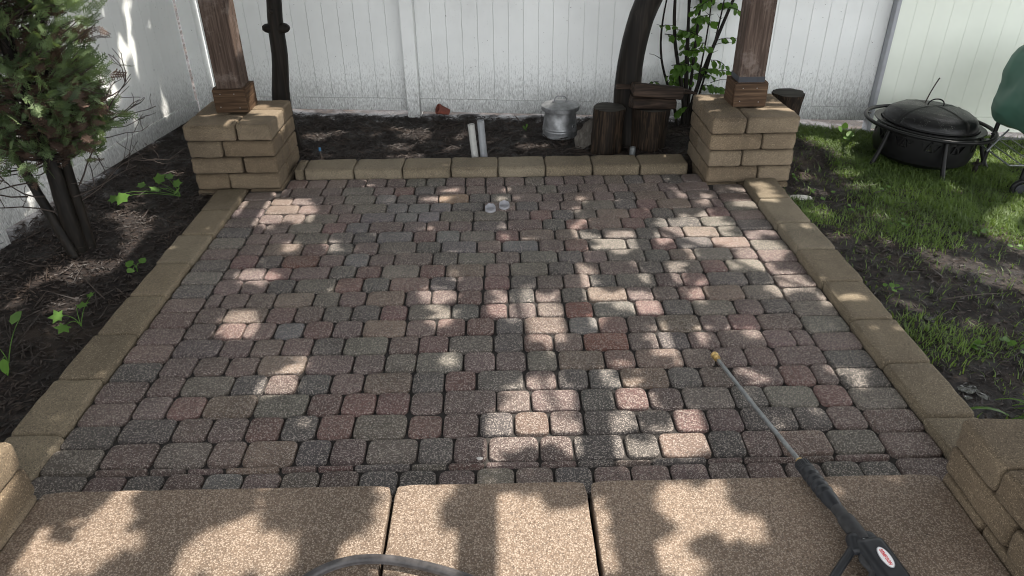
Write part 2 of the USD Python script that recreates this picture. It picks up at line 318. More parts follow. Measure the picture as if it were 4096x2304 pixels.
# ------------------------------------------------------------------ patio pavers (sequence of every row read off the photograph: capital = long paver, digit = cut piece)
ROWS = ['mkmbmgmkkmgmkmmmmmmkk', 'MmmTmrKgrMmkmKmMmM', 'MGmTkmGkmMmKkTkmTG', 'KmmrkrGrmktmKkrmKkm', 'mrTGrrrmMmMkrmGkGr', 'mGkmkmTkrKmkkTkmMr7', 'mmmTMmgGmmgTrTmmmM', 'KmmmkGmrGkrmXmkmMm6',
        'mrmbrmTmrrkTbrmTmrM', 'mTrmgkrGkrmmxGrkGmk', '6mmTgmTmmrmkmkTmmrTG', 'mmkGrkTkmrkmmkGmrGk', '6mrMkrGrTmGkmMkGrG', 'rkXmbmMkGmGkmGkmGm', 'mTrkmGkBmBmrGkrKT', 'mmGkkBrbGrTmkGkmTg',
        '5mGrbMmmmKMkrTrkKG', 'mtGmBbbGGmrkgTrkGr', 'TMmGbbbKMkmmGkrTm5', 'tMmGbkmYkkMmTmkTmM', '5MmGmrkMmmMgmMmMmM', 'rmmmmmggmmmmgmmmtkmkm']
TONE = dict(m=(.094, .073, .067), r=(.104, .066, .060), g=(.098, .094, .080), k=(.066, .064, .060), b=(.104, .106, .107), t=(.114, .090, .072), x=(.112, .052, .040), y=(.18, .142, .09))
def paver(x0, x1, y0, y1, gap=.0028, rc=.02, z=0.0, tilt=(0, 0), seg=4, zb=-.055):
    x0, x1, y0, y1 = x0 + gap, x1 - gap, y0 + gap, y1 - gap
    rc = min(rc, .45 * (x1 - x0), .45 * (y1 - y0))
    cx, cy = (x0 + x1) / 2, (y0 + y1) / 2
    def ring(ins):
        r = max(rc - ins * .6, .003); P = []
        for (sx, sy, a0) in ((1, 1, 0), (-1, 1, 90), (-1, -1, 180), (1, -1, 270)):
            ox = (x1 - ins - r) if sx > 0 else (x0 + ins + r); oy = (y1 - ins - r) if sy > 0 else (y0 + ins + r)
            for a in np.radians(a0 + np.linspace(0, 90, seg)): P.append((ox + r * math.cos(a), oy + r * math.sin(a)))
        return np.array(P)
    layers = [(0, zb), (0, -.008), (.0016, -.0032), (.0055, -.0006), (.016 if min(x1 - x0, y1 - y0) > .06 else .008, .0004)]
    vs = []
    for ins, zz in layers:
        p = ring(ins); vs.append(np.c_[p, np.full(len(p), zz)])
    n = seg * 4; v = np.vstack(vs + [[[cx, cy, .0008]]]); f = []
    for i in range(len(layers) - 1):
        for j in range(n):
            a, b, c, d = i * n + j, i * n + (j + 1) % n, (i + 1) * n + (j + 1) % n, (i + 1) * n + j
            f += [[a, b, c], [a, c, d]]
    t = (len(layers) - 1) * n
    for j in range(n): f.append([t + j, t + (j + 1) % n, len(v) - 1])
    nz = (meshkit.noise(v * 60, 4) - .5) * .0016
    v[:, 2] += nz + z + (v[:, 0] - cx) * tilt[0] + (v[:, 1] - cy) * tilt[1]
    edge = (meshkit.noise(v * 38 + 9, 8) - .5) * .003
    v[:, 0] += edge * np.sign(v[:, 0] - cx); v[:, 1] += edge * np.sign(v[:, 1] - cy)
    return v, np.array(f)
pav = []
def add_paver(x0, x1, y0, y1, c, **k):
    t = np.array(TONE[c.lower() if c.isalpha() else 'm'])
    t = t * R.uniform(.84, 1.16) * (1 + R.normal(0, .025, 3)) * np.array([1.05, .96, .94])
    pav.append((y0, paver(x0, x1, y0, y1, z=R.normal(0, .0014), tilt=R.normal(0, .012, 2), gap=R.uniform(.0024, .0048), **k), t))
W = 1.266
for i, row in enumerate(ROWS):
    w = np.array([(.1 * int(c)) if c.isdigit() else (1.5 if c.isupper() else 1.0) for c in row])
    w = w * (1 + R.normal(0, .012, len(w))); xs = np.r_[0, np.cumsum(w)] / w.sum() * 2 * W - W
    if i == 0: y0, y1 = -.146, -.027
    elif i == 1: y0, y1 = -.027, .0
    else: y0, y1 = (i - 2) * .12, (i - 1) * .12
    if i == 21: y1 = 2.41
    if i == 20: xs = xs * (1.245 / W)
    if i == 21: xs = xs * (1.235 / W)
    k = dict(zb=-.05)
    for c, a, b in zip(row, xs[:-1], xs[1:]):
        if i == 1: add_paver(a, b, y0, y1, c, rc=.01)
        else: add_paver(a, b, y0 + R.normal(0, .0012), y1 + R.normal(0, .0012), c, rc=R.uniform(.019, .027))
LB, RB = 'kgkmmkmmmmkgkmgkmmmm', 'mmmgkkmgggmmmgmkmgmm'
ybl = np.r_[-.146, -.146 + np.cumsum(np.full(20, .1192))]; ybr = np.r_[-.146, -.018, -.018 + np.cumsum(np.full(19, .1185))]
for c, a, b in zip(LB, ybl[:-1], ybl[1:]): add_paver(-1.440, -W - .001, a, b, c, rc=.02)
for c, a, b in zip(RB, ybr[:-1], ybr[1:]): add_paver(W + .001, 1.445, a, b, c, rc=.02)
pav.sort(key=lambda p: p[0])
patio = xf('patio', kind='structure', label='patio of tumbled red and grey pavers laid in rows')
ms('joint_sand', box(-1.445, 1.455, -.15, 2.45, -.11, -.016), M['joint'], patio, smooth=False)
for y0, vf, t in pav[:300]: ms('paver', vf, M['paver'], patio, smooth=50, tone=np.tile(t, (1, 1))[0])
rest = pav[300:]
rv, rf = cat([p[1] for p in rest])
sm = trimesh.graph.smooth_shade(trimesh.Trimesh(rv, rf, process=False), angle=math.radians(50), facet_minarea=None)
from scipy.spatial import cKDTree
tt = np.vstack([np.tile(p[2], (len(p[1][0]), 1)) for p in rest])
near = cKDTree(rv).query(np.array(sm.vertices))[1]
ms('far_paver_rows', (np.array(sm.vertices), np.array(sm.faces)), M['paver'], patio, smooth=True, kind='stuff', tone=tt[near])

# ------------------------------------------------------------------ edging blocks
def edging(name, label, blocks):
    t = xf(name, label, 'edging')
    for k, (x0, x1, y0, y1, z0, z1) in enumerate(blocks):
        sx, sy, sz = x1 - x0 - .004, y1 - y0 - .004, z1 - z0
        v, f = stone_block(sx, sy, sz, k + len(name) + x0 * 7, .016, .0050, 5)
        v, f = rot((v, f), [0, 0, 1], R.normal(0, .006))
        ms('edging_block', (v + [(x0 + x1) / 2, (y0 + y1) / 2, (z0 + z1) / 2], f), M['curb'], t, smooth=55)
bx = [-1.143 - .0, -.856, -.562, -.270, .0165, .305, .592, .880, 1.175]
bx = [-1.218, -1.158] + bx[1:]
edging('block_edging', 'low tan block edging along the back of the patio between the two stone piers', [(a, b, 2.438 + R.normal(0, .003), 2.62, -.06, .052) for a, b in zip(bx[:-1], bx[1:])])
ly = [2.235, 1.945, 1.645, 1.345, 1.045, .745, .450, .150, -.14]
edging('block_edging', 'low tan block edging along the left side of the patio beside the mulch bed', [(-1.617 + R.normal(0, .004), -1.440 + R.normal(0, .004), b, a, -.09, .018 + .004 * (k < 2)) for k, (a, b) in enumerate(zip(ly[:-1], ly[1:]))])
ry = [2.235, 1.945, 1.640, 1.350, 1.045, .745, .450, .150, -.15]
edging('block_edging', 'low tan block edging along the right side of the patio beside the lawn', [(1.448 + R.normal(0, .003), 1.636 + R.normal(0, .004), b, a, -.09, .040 - .003 * k) for k, (a, b) in enumerate(zip(ry[:-1], ry[1:]))])

# ------------------------------------------------------------------ step slabs
step = xf('step', 'broad step of three pale exposed-aggregate slabs at the front of the patio', 'step')
for k, (x0, x1) in enumerate(((-1.318, -.296), (-.289, .271), (.279, 1.315))):
    sx, sy = x1 - x0 - .004, .66
    v, f = rbox(sx, sy, .075, .007, 26 if sx > .7 else 16)
    n = unit_rows(v / np.array([sx, sy, .075])); o = np.array([k * 5., 0, 0])
    front = (v[:, 1] > sy / 2 - .03)[:, None]
    v = v + n * ((meshkit.fbm(v * 30 + o, 3, 2) - .5) * .004)[:, None] * np.array([1.5, 1.5, .5])
    corner = np.clip((np.abs(v[:, 0]) - (sx / 2 - .035)) / .035, 0, 1) * np.clip((v[:, 1] - (sy / 2 - .04)) / .04, 0, 1)
    v[:, 0] -= np.sign(v[:, 0]) * corner * .006; v[:, 1] -= corner * .008
    ms('slab', (v + [(x0 + x1) / 2, -.168 - sy / 2, .0375], f), M['slab'], step, smooth=50)
for k, (x0, x1) in enumerate(((-1.318, -.296), (-.289, .271), (.279, 1.315))):
    for j in range(2):
        v, f = rbox(x1 - x0 - .004, .66, .075, .007, 4)
        ms('slab', (v + [(x0 + x1) / 2, -.168 - .99 - .664 * j, .0375], f), M['slab'], step, smooth=50)

# ------------------------------------------------------------------ stone piers
CH = .0975
def pier(cx, cy, courses, label, base=False, mirror=False, w=.49):
    t = xf('stone_pier', label, 'pier')
    s2, L, D = w / 2, w - .195, .195
    for c in range(-1 if base else 0, courses):
        flip = (c % 2 == 0) ^ mirror
        z0 = c * CH
        # pinwheel of four blocks round a small core
        rects = [(-s2, -s2 + L, -s2, -s2 + D), (-s2 + L, s2, -s2, -s2 + L), (s2 - L, s2, s2 - D, s2), (-s2, -s2 + D, s2 - L, s2)]
        for k, (a, b, e, g) in enumerate(rects):
            if flip: a, b = -b, -a
            j = R.normal(0, .003, 2)
            vf = stone_block(b - a - .003, g - e - .003, CH - .001, c * 4 + k + cx * 3, .016, .0052, 5)
            vf = rot(vf, [0, 0, 1], R.normal(0, .008))
            ms('block', (vf[0] + [cx + (a + b) / 2 + j[0], cy + (e + g) / 2 + j[1], z0 + CH / 2], vf[1]), M['block'], t, smooth=55)
        ms('core_fill', box(cx - .07, cx + .07, cy - .07, cy + .07, z0, z0 + CH - .012), M['block'], t, smooth=False)
    return t
pier(-1.497, 2.512, 4, 'left rear stone pier of tan blocks in front of the fence corner', True, False)
pier(1.482, 2.500, 4, 'right rear stone pier of tan blocks beside the stumps and the lawn', True, True, .495)
pier(1.560, -.418, 3, 'right front stone pier of tan blocks beside the step and the spray wand')
pier(-1.555, -.430, 3, 'left front stone pier of tan blocks beside the step at the mulch bed', False, True)

# ------------------------------------------------------------------ wooden posts with collars
def post(cx, cy, z0, label, w=.147, band=False):
    t = xf('wooden_post', label, 'post')
    v, f = rbox(w, w, 2.2, .006, 1)
    ms('shaft', (v + [cx, cy, z0 + 1.1], f), M['post'], t, smooth=40)
    g = w / 2 + .001; h = .135; th = .021
    c = xf('collar', parent=t)
    for sy in (-1, 1):
        v, f = rbox(w + .002 + 2 * th - .004, th, h, .002, 1); ms('collar_board', (v + [cx, cy + sy * (g + th / 2), z0 + h / 2 + .002], f), M['collar_x'], c, smooth=40)
    for sx in (-1, 1):
        v, f = rbox(th, w + .0, h + .003, .002, 1); ms('collar_board', (v + [cx + sx * (g + th / 2 + .0005), cy, z0 + h / 2 + .003], f), M['collar_y'], c, smooth=40)
    for sx, zz in ((-.05, .11), (.03, .11), (.05, .03), (-.06, .035)):
        ms('nail', move(rot(arr(trimesh.creation.cylinder(.0028, .004, sections=8)), [1, 0, 0], math.pi / 2), (cx + sx, cy - g - th - .001, z0 + zz)), M['galv'], c, smooth=False)
    if band: ms('dark_band', box(cx - w / 2 - .001, cx + w / 2 + .001, cy - w / 2 - .001, cy + w / 2 + .001, z0 + h + .004, z0 + h + .035), M['darkpaint'], t, smooth=False)
post(-1.530, 2.592, .388, 'brown stained wooden post on the left rear stone pier')
post(1.492, 2.553, .389, 'reddish brown weathered wooden post with a dark band on the right rear stone pier', .15, True)
post(1.575, -.44, .294, 'wooden post on the right front stone pier')
post(-1.570, -.45, .294, 'wooden post on the left front stone pier')
roof = xf('pergola_roof', 'open pergola roof of brown beams and rafters on four posts', 'pergola')
for y in (-.445, 2.572):
    v, f = rbox(3.9, .045, .19, .004, 1)
    for dy in (-.097, .097): ms('beam', (v + [0, y + dy, 2.46], f), M['post'], roof, smooth=40)
for k in range(-2, 7):
    v, f = rbox(.042, 3.9, .14, .004, 1)
    ms('rafter', (v + [-.41 + .42 * k, 1.06, 2.627], f), M['post'], roof, smooth=40)

# ------------------------------------------------------------------ vinyl fence
def plank(w, h, th=.03, ch=.0022):
    """vertical board, front face towards -y, V-edges"""
    p = np.array([[-w / 2, th / 2], [-w / 2, -th / 2 + ch], [-w / 2 + ch, -th / 2], [w / 2 - ch, -th / 2], [w / 2, -th / 2 + ch], [w / 2, th / 2]])
    n = len(p); v = np.vstack([np.c_[p, np.zeros(n)], np.c_[p, np.full(n, h)]]); f = []
    for j in range(n):
        a, b = j, (j + 1) % n; f += [[a, b, b + n], [a, b + n, a + n]]
    for j in range(1, n - 1): f += [[0, j + 1, j], [n, n + j, n + j + 1]]
    return v, np.array(f)
def frame(A, D, s, z, away):
    o = np.array([A[0] + D[0] * s, A[1] + D[1] * s, z]); return o, np.array([D[0], D[1], 0]), np.array([away[0], away[1], 0]), np.array([0, 0, 1.0])
FT = 1.85
def fence_run(t, A, D, away, s0, s1, z0, railh, material, pitch=.1105, joints=None, off=0.0, slope=0.0, ch=.0018):
    js = joints if joints is not None else list(np.arange(s0, s1 - pitch * .4, pitch)) + [s1]
    for a, b in zip(js[:-1], js[1:]):
        zz = z0 + slope * (a - s0)
        vf = plank(b - a - .0006, FT - zz - .1 - railh + .01, ch=ch)
        o = frame(A, D, (a + b) / 2, zz + railh - .005, away); o = (o[0] + o[2] * off,) + o[1:]
        ms('plank', to_frame(vf, *o), material, t, smooth=False)
    for zr, h in ((z0, railh), (FT - .1, .09)):
        v, f = rbox(s1 - s0, .052, h, .005, 1)
        v[:, 2] += slope * (v[:, 0] + (s1 - s0) / 2) * (zr == z0)
        o = frame(A, D, (s0 + s1) / 2, zr + h / 2, away); o = (o[0] + o[2] * off,) + o[1:]
        ms('rail', to_frame((v, f), *o), material, t, smooth=40)
def fence_post(t, A, D, away, s, z0, material, w=.1, off=0.0, name='fence_post'):
    v, f = rbox(w, .1, FT + .1 - z0, .006, 1); o = frame(A, D, s, (FT + .1 + z0) / 2, away); o = (o[0] + o[2] * off,) + o[1:]
    p = ms(name, to_frame((v, f), *o), material, t, smooth=40)
fb = xf('vinyl_fence', 'dirty white vinyl privacy fence across the back behind the mulch bed and stumps', 'fence')
fence_run(fb, FA, FD, FN, -1.555, -.078, .036, .092, M['vinyl'], joints=list(np.linspace(-1.555, -.078, 14)), off=.02)
fence_post(fb, FA, FD, FN, -.030, -.10, M['vinyl'], .095, .005)
gr = [.018, .129, .238, .351, .462, .573, .680, .787, .892, .994, 1.100, 1.208, 1.306, 1.413]
gr += list(np.linspace(1.413, 2.507, 11))[1:] + [2.620, 2.735, 2.850, 2.950, 3.050, 3.150, 3.246]
fence_run(fb, FA, FD, FN, .018, 3.246, .030, .098, M['vinyl'], joints=gr, off=.02, slope=-.006)
fence_post(fb, FA, FD, FN, 3.262, -.12, M['vinyl_shade_tone'], .028, -.01, 'joint_channel')  # thin strip standing for the post side, its shade painted grey
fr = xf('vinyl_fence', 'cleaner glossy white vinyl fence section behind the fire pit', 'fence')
fence_run(fr, FA, FD, FN, 3.278, 5.9, -.045, .105, M['vinyl_lawn_bounce'], pitch=.118, off=.012, slope=-.012, ch=.0007)
fs = xf('vinyl_fence', 'white vinyl side fence along the left mulch bed behind the cedar', 'fence')
sn = np.array([-SD[1], SD[0]])     # points to -x
fence_post(fs, FA, FD, FN, -1.625, -.08, M['vinyl'], .11, .0)
fence_run(fs, SA, -SD, sn, .06, 2.25, .0, .112, M['vinyl'], off=.02, slope=.032)
fence_post(fs, SA, -SD, sn, 2.30, -.05, M['vinyl'], .095, .005)
fence_run(fs, SA, -SD, sn, 2.35, 7.2, .07, .112, M['vinyl'], off=.02)

# ------------------------------------------------------------------ trees
def trunk(ctrl, radii, n=40, seg=18, rough=.006, freq=14., seed=1):
    pts = spline(ctrl, n); rad = np.interp(np.linspace(0, 1, n), np.linspace(0, 1, len(radii)), radii)
    v, f = tube(pts, rad, seg)
    c = np.vstack([np.repeat(pts, seg, 0), pts[:1], pts[-1:]])
    d = unit_rows(v - c)
    s = np.array([1, 1, .22])
    return v + d * (((meshkit.fbm(v * freq * s + seed, 3, seed) - .5) * 2 * rough))[:, None], f
def knob(p, d, r, l):
    d = unit(d); return tube([np.asarray(p) - d * .02, np.asarray(p) + d * l * .35, np.asarray(p) + d * l * .75, np.asarray(p) + d * l], [r * 1.15, r * .95, r * .75, r * .4], 14)
tree1 = xf('leaning_tree', 'dark wet tree trunk leaning right behind the stumps, its leafy crown overhead', 'tree')
t1 = [(.90, 2.98, -.08), (.885, 3.0, .12), (.868, 3.0, .30), (.880, 3.0, .58), (.925, 3.0, .81), (1.02, 3.0, 1.02), (1.20, 3.01, 1.35), (1.55, 3.02, 2.0), (2.0, 3.05, 3.0), (2.35, 3.0, 4.0), (2.5, 2.9, 4.7)]
ms('trunk', trunk(t1, [.098, .082, .076, .088, .105, .112, .11, .105, .09, .07, .03], 70, 20, .009, 13., 2), M['bark'], tree1, smooth=True)
tree2 = xf('small_tree', 'slim dark tree trunk with knots behind the left stone pier, its leafy crown overhead', 'tree')
t2 = [(-1.355, 2.93, -.06), (-1.362, 2.94, .1), (-1.370, 2.95, .34), (-1.330, 2.95, .634), (-1.328, 2.95, .776), (-1.312, 2.95, .94), (-1.25, 2.97, 1.5), (-1.0, 3.0, 2.6), (-.85, 3.0, 3.6), (-.7, 2.9, 4.6)]
ms('trunk', trunk(t2, [.075, .052, .045, .037, .046, .048, .05, .05, .04, .02], 70, 18, .004, 16., 5), M['bark'], tree2, smooth=True)
for p, d, r, l in (((-1.35, 2.94, .775), (-1, -.2, .1), .031, .056), ((-1.30, 2.94, .775), (1, -.2, .1), .034, .060), ((-1.325, 2.915, .88), (0, -1, .1), .02, .016), ((-1.335, 2.915, .69), (0, -1, 0), .013, .012)):
    ms('knot', knob(p, d, r, l), M['bark'], tree2, smooth=60)
# unseen crowns: leaves shade the garden, with gaps shaped to let sun patches through
PATCH = np.array([(-1.26,2.18,.032,0),(-1.34,2.14,.032,0),(-1.39,2.07,.032,0),(-1.26,2.08,.032,0),(-1.19,2.11,.032,0),(-1.10,2.10,.032,0),(-1.38,1.92,.032,0),(-1.27,1.97,.032,0),(-1.19,1.97,.032,0),(-1.12,1.97,.032,0),(-1.02,1.94,.032,0),(-1.27,1.83,.032,0),(-1.21,1.88,.032,0),(-1.09,1.87,.032,0),(-1.00,1.87,.032,0),(-1.03,1.54,.032,0),(-.81,1.55,.032,0),(-1.17,1.25,.032,0),(-1.10,1.22,.032,0),(-1.06,1.25,.032,0),(-1.10,1.19,.032,0),(-.75,2.35,.032,0),(-.32,2.09,.032,0),(.04,2.23,.030,0),(.08,2.23,.030,0),(-.34,2.09,.030,0),(.56,2.37,.030,0),(.70,2.36,.030,0),(.47,1.59,.030,0),(.54,1.51,.030,0),(.37,1.15,.030,0),(-.23,2.19,.030,0),(.93,2.41,.034,0),(1.05,2.37,.034,0),(.70,2.35,.034,0),(1.17,1.98,.034,0),(1.34,1.96,.034,0),(.88,1.72,.034,0),(.92,1.72,.034,0),(1.05,1.74,.034,0),(1.11,1.78,.034,0),(1.10,1.70,.034,0),(1.16,1.72,.034,0),(.47,1.59,.034,0),(.63,1.60,.034,0),(.77,1.59,.034,0),(.95,1.64,.034,0),(1.00,1.65,.034,0),(1.09,1.64,.034,0),(1.17,1.65,.034,0),(.53,1.51,.034,0),(.73,1.51,.034,0),(.84,1.54,.034,0),(1.01,1.50,.034,0),(1.12,1.50,.034,0),(1.19,1.53,.034,0),(1.25,1.50,.034,0),(1.31,1.52,.034,0),(1.33,1.43,.034,0),(1.38,1.39,.034,0),(1.21,1.40,.034,0),(1.29,1.31,.034,0),(1.22,1.26,.034,0),(.86,1.25,.034,0),(.41,1.25,.034,0),(.81,1.16,.034,0),(1.30,1.17,.034,0),(1.36,1.15,.034,0),(1.26,1.02,.034,0),(.39,1.15,.034,0),(.48,1.01,.034,0),(.57,1.00,.034,0),(.71,1.00,.034,0),(1.33,1.06,.034,0),(1.51,1.99,.035,.03),(1.51,1.96,.035,.03),(1.52,2.11,.035,.03),(-1.08,.85,.032,0),(-1.08,.80,.032,0),(-1.04,.78,.032,0),(-1.00,.80,.032,0),(-.80,.40,.032,0),(-.75,.43,.032,0),(-.27,1.02,.036,0),(-.21,1.02,.036,0),(.07,.98,.036,0),(.17,1.01,.036,0),(.20,.99,.036,0),(.37,1.04,.036,0),(.47,1.01,.036,0),(.03,.92,.036,0),(-.00,.90,.036,0),(.14,.88,.036,0),(.24,.91,.036,0),(.12,.85,.036,0),(-.21,.87,.036,0),(-.21,.81,.036,0),(.18,.81,.036,0),(.21,.76,.036,0),(.40,.82,.036,0),(.20,.67,.036,0),(.40,.43,.036,0),(.18,.40,.036,0),(.55,.94,.036,0),(.69,.91,.036,0),(.57,1.00,.036,0),(.71,.98,.036,0),(.48,1.00,.036,0),(.67,.69,.036,0),(.64,.65,.036,0),(.82,.68,.036,0),(.68,.59,.036,0),(.40,.42,.036,0),(.49,.33,.060,0),(1.33,.42,.036,0),(1.25,1.03,.036,0),(1.38,1.06,.036,0),(.06,.28,.036,0),(.23,.29,.036,0),(.27,.32,.036,0),(.11,.18,.050,0),(.09,.15,.040,0),(.21,.16,.060,0),(.14,.16,.050,0),(.00,.15,.036,0),(-.04,.13,.036,0),(-.04,.10,.036,0),(-.01,.02,.036,0),(.14,.11,.036,0),(.24,.09,.050,0),(.40,.05,.050,0),(.49,.29,.060,0),(.43,.19,.036,0),(.39,.14,.036,0),(.74,.15,.036,0),(.70,.20,.036,0),(.67,.09,.050,0),(.72,.09,.050,0),(.75,.07,.036,0),(.55,.05,.036,0),(.09,-.26,.060,.07),(.16,-.34,.090,.07),(.11,-.43,.100,.07),(.19,-.44,.080,.07),(.21,-.34,.060,.07),(.54,-.24,.060,.07),(.59,-.28,.060,.07),(.49,-.21,.050,.07),(.53,-.35,.050,.07),(.64,-.34,.050,.07),(.71,-.36,.050,.07),(.30,-.31,.050,.07),(.30,-.43,.060,.07),(.32,-.47,.050,.07),(.43,-.44,.050,.07),(.51,-.49,.050,.07),(.62,-.25,.050,.07),(-.26,-.42,.080,.07),(-.20,-.30,.070,.07),(-.17,-.23,.060,.07),(-.16,-.36,.070,.07),(-.34,-.38,.050,.07),(-.40,-.41,.060,.07),(.02,-.25,.050,.07),(.02,-.37,.080,.07),(.02,-.46,.080,.07),(-.57,-.43,.050,.07),(-.56,-.38,.040,.07),(-.23,-.36,.060,.07),(-.20,-.46,.070,.07),(-.15,-.46,.070,.07),(-.27,-.24,.040,.07),(-1.05,-.22,.050,.07),(-1.07,-.27,.050,.07),(-1.17,-.41,.070,.07),(-1.21,-.43,.070,.07),(-1.12,-.37,.050,.07),(-1.06,-.34,.050,.07),(-1.00,-.36,.050,.07),(-1.25,-.33,.040,.07),(-.79,-.44,.050,.07),(-.73,-.40,.050,.07),(-.69,-.31,.050,.07),(-1.07,-.43,.050,.07),(-1.12,-.44,.060,.07),(-1.29,-.36,.060,.07),(-.82,-.45,.050,.07),(-.66,-.44,.050,.07),(-.77,-.34,.040,.07),(1.27,2.62,.030,.39),(1.31,2.58,.030,.39),(1.30,2.50,.030,.39),(1.53,2.46,.030,.39),(1.67,2.55,.030,.39),(1.67,2.45,.030,.39),(1.71,2.41,.030,.39),(-1.79,2.55,.030,.39),(-1.77,2.63,.030,.39),(-1.67,2.46,.030,.39),(-1.46,2.38,.030,.39),(-1.42,2.57,.030,.39),(-1.33,2.56,.030,.39),(-1.25,2.44,.030,.39),(-1.53,2.31,.030,.39),(-1.33,2.41,.030,.39),(-.70,3.34,.045,0),(-.59,3.36,.045,0),(-.50,3.29,.045,0),(-.51,3.12,.045,0),(.21,3.32,.045,0),(.26,3.28,.045,0),(-1.17,3.27,.045,0),(-1.26,3.19,.045,0),(-.63,2.96,.045,0),(.15,3.32,.045,0),(-1.95,1.86,.045,0),(-1.87,1.81,.045,0),(-2.04,1.92,.045,0),(-1.76,1.76,.045,0),(-1.78,1.69,.045,0),(-1.87,1.03,.045,0),(-1.92,1.39,.045,0),(-1.84,1.43,.045,0),(-1.78,.99,.045,0),(-1.84,1.60,.045,0),(-2.07,1.28,.045,0),(-1.95,1.91,.045,0),(3.35,3.00,.100,-.05),(3.46,2.92,.120,-.05),(3.71,3.15,.120,-.05),(3.53,3.20,.100,-.05),(3.12,2.78,.060,-.05),(2.51,2.96,.080,-.05),(2.40,3.00,.070,-.05),(3.38,2.69,.070,-.05),(2.67,3.11,.070,-.05),(2.20,1.33,.060,-.05),(2.29,1.31,.050,-.05),(2.31,1.22,.060,-.05),(2.83,1.88,.060,-.05),(2.94,1.96,.060,-.05),(1.77,1.87,.040,-.05),(1.75,1.61,.030,-.05),(2.14,2.28,.030,-.05),(2.59,1.62,.030,-.05),(2.11,2.98,.040,-.05),(2.25,3.05,.050,-.05),(2.38,3.17,.050,-.05)])
PATCH = np.vstack([PATCH, np.array([(-2.32,3.13,.02,0.66),(-2.32,3.13,.02,0.61),(-2.32,3.14,.02,0.53),(-2.32,3.13,.02,0.47),(-2.33,3.02,.02,0.63),(-2.33,3.03,.02,0.74),(-2.36,2.69,.02,0.38),(-2.36,2.69,.02,0.30),(-2.37,2.61,.02,0.25),(-2.38,2.55,.02,0.20),(-2.38,2.48,.02,0.14),(-2.35,2.81,.02,0.39),(-2.30,3.37,.02,0.22),(-2.27,3.58,.02,0.11),(-2.35,2.84,.02,0.50),(-2.36,2.75,.02,0.46),(-2.34,2.95,.02,0.22),(-2.27,3.59,.02,0.05),(-2.32,3.15,.02,0.70)]) * [1, 1, .1, 1]])
_rp = np.random.default_rng(3)
PATCH = np.vstack([PATCH, np.c_[_rp.uniform(2.75, 3.75, 26), _rp.uniform(2.68, 2.99, 26), np.full(26, .10), np.full(26, -.06)], np.c_[_rp.uniform(2.1, 2.65, 12), _rp.uniform(2.72, 3.0, 12), np.full(12, .07), np.full(12, -.05)], np.c_[_rp.uniform(1.75, 3.6, 34), _rp.uniform(.6, 2.6, 34), _rp.uniform(.02, .05, 34), np.full(34, -.05)], [(-2.06, 2.08, .05, .07), (-1.95, 2.15, .04, .08), (-1.80, .86, .03, .03), (-1.34, -.24, .06, .27), (-1.40, -.32, .07, .29), (-1.33, -.33, .05, .2), (-1.44, -.25, .06, .29), (-1.456, 2.60, .01, .95), (-1.456, 2.58, .01, .85), (-1.456, 2.62, .01, .78), (-1.456, 2.57, .01, .70), (-1.42, 2.60, .02, .47), (-1.25, 2.40, .012, .34), (-1.25, 2.55, .012, .30), (-1.25, 2.66, .012, .25), (-1.25, 2.45, .01, .22)], np.c_[_rp.uniform(-1.1, 1.25, 46), _rp.uniform(.1, 2.35, 46), np.full(46, .004), np.zeros(46)], np.c_[_rp.uniform(.5, 1.62, 26), _rp.uniform(.9, 2.5, 26), np.full(26, .010), np.full(26, .02)], np.c_[_rp.uniform(-1.2, 1.1, 16), _rp.uniform(2.7, 3.4, 16), np.full(16, .02), np.zeros(16)]])
PATCH = np.vstack([PATCH, np.c_[_rp.normal(-2.0, .22, 46), _rp.normal(1.55, .25, 46), np.full(46, .05), _rp.uniform(.5, 1.6, 46)]])
PATCH[:, 2] *= np.where(np.abs(PATCH[:, 3] - .07) < .006, .46, .85)
PXY = PATCH[:, :2] - S[:2] / S[2] * PATCH[:, 3:4]; PR = PATCH[:, 2]
ptree = cKDTree(PXY)
def leaf_shape():
    return np.array([[0, -.5, 0], [.30, -.22, .05], [.46, .10, .02], [.16, .18, .04], [0, .55, 0], [-.16, .18, .04], [-.46, .10, .02], [-.30, -.22, .05]]), np.array([[0, 1, 7], [1, 2, 3], [1, 3, 7], [7, 3, 5], [7, 5, 6], [3, 4, 5]])
LV, LF = leaf_shape()
RL = np.random.default_rng(21)
crown = {0: [], 1: []}
def put_leaf(g, h, size):
    c = np.array([g[0], g[1], 0.0]) + S * (h / S[2])
    nrm = unit(S * .8 + np.array([0, 0, .5]) + RL.normal(0, .28, 3)); a = unit(np.cross(nrm, RL.normal(0, 1, 3))); b = np.cross(nrm, a)
    crown[0 if c[0] > .9 else 1].append(c + size * (LV[:, :1] * a + LV[:, 1:2] * b + LV[:, 2:] * nrm))
for layer in range(4):
    sp = .098
    for gx_ in np.arange(-3.6, 4.6, sp):
        for gy_ in np.arange(-2.2, 3.75, sp):
            g = np.array([gx_, gy_]) + RL.uniform(-.5, .5, 2) * sp * 1.1
            size = RL.uniform(.12, .17)
            if g[1] > 3.60 - .0987 * (g[0] + .573): continue
            d, k = ptree.query(g, k=4)
            if np.any(d < PR[k] + .36 * size): continue
            put_leaf(g, RL.uniform(2.95, 4.9), size)
for _ in range(9000):
    g = RL.uniform((-5.5, -3.5), (7.0, 4.2))
    if -3.6 < g[0] < 4.6 and -2.2 < g[1] < 3.75: continue
    if g[1] > 3.0: continue
    put_leaf(g, RL.uniform(2.95, 4.9), RL.uniform(.12, .17))
for i, t in ((0, tree1), (1, tree2)):
    n = len(crown[i]); v = np.vstack(crown[i]); f = (LF[None] + (np.arange(n) * len(LV))[:, None, None]).reshape(-1, 3)
    ms('crown', (v, f), M['canopy'], t, smooth=False)
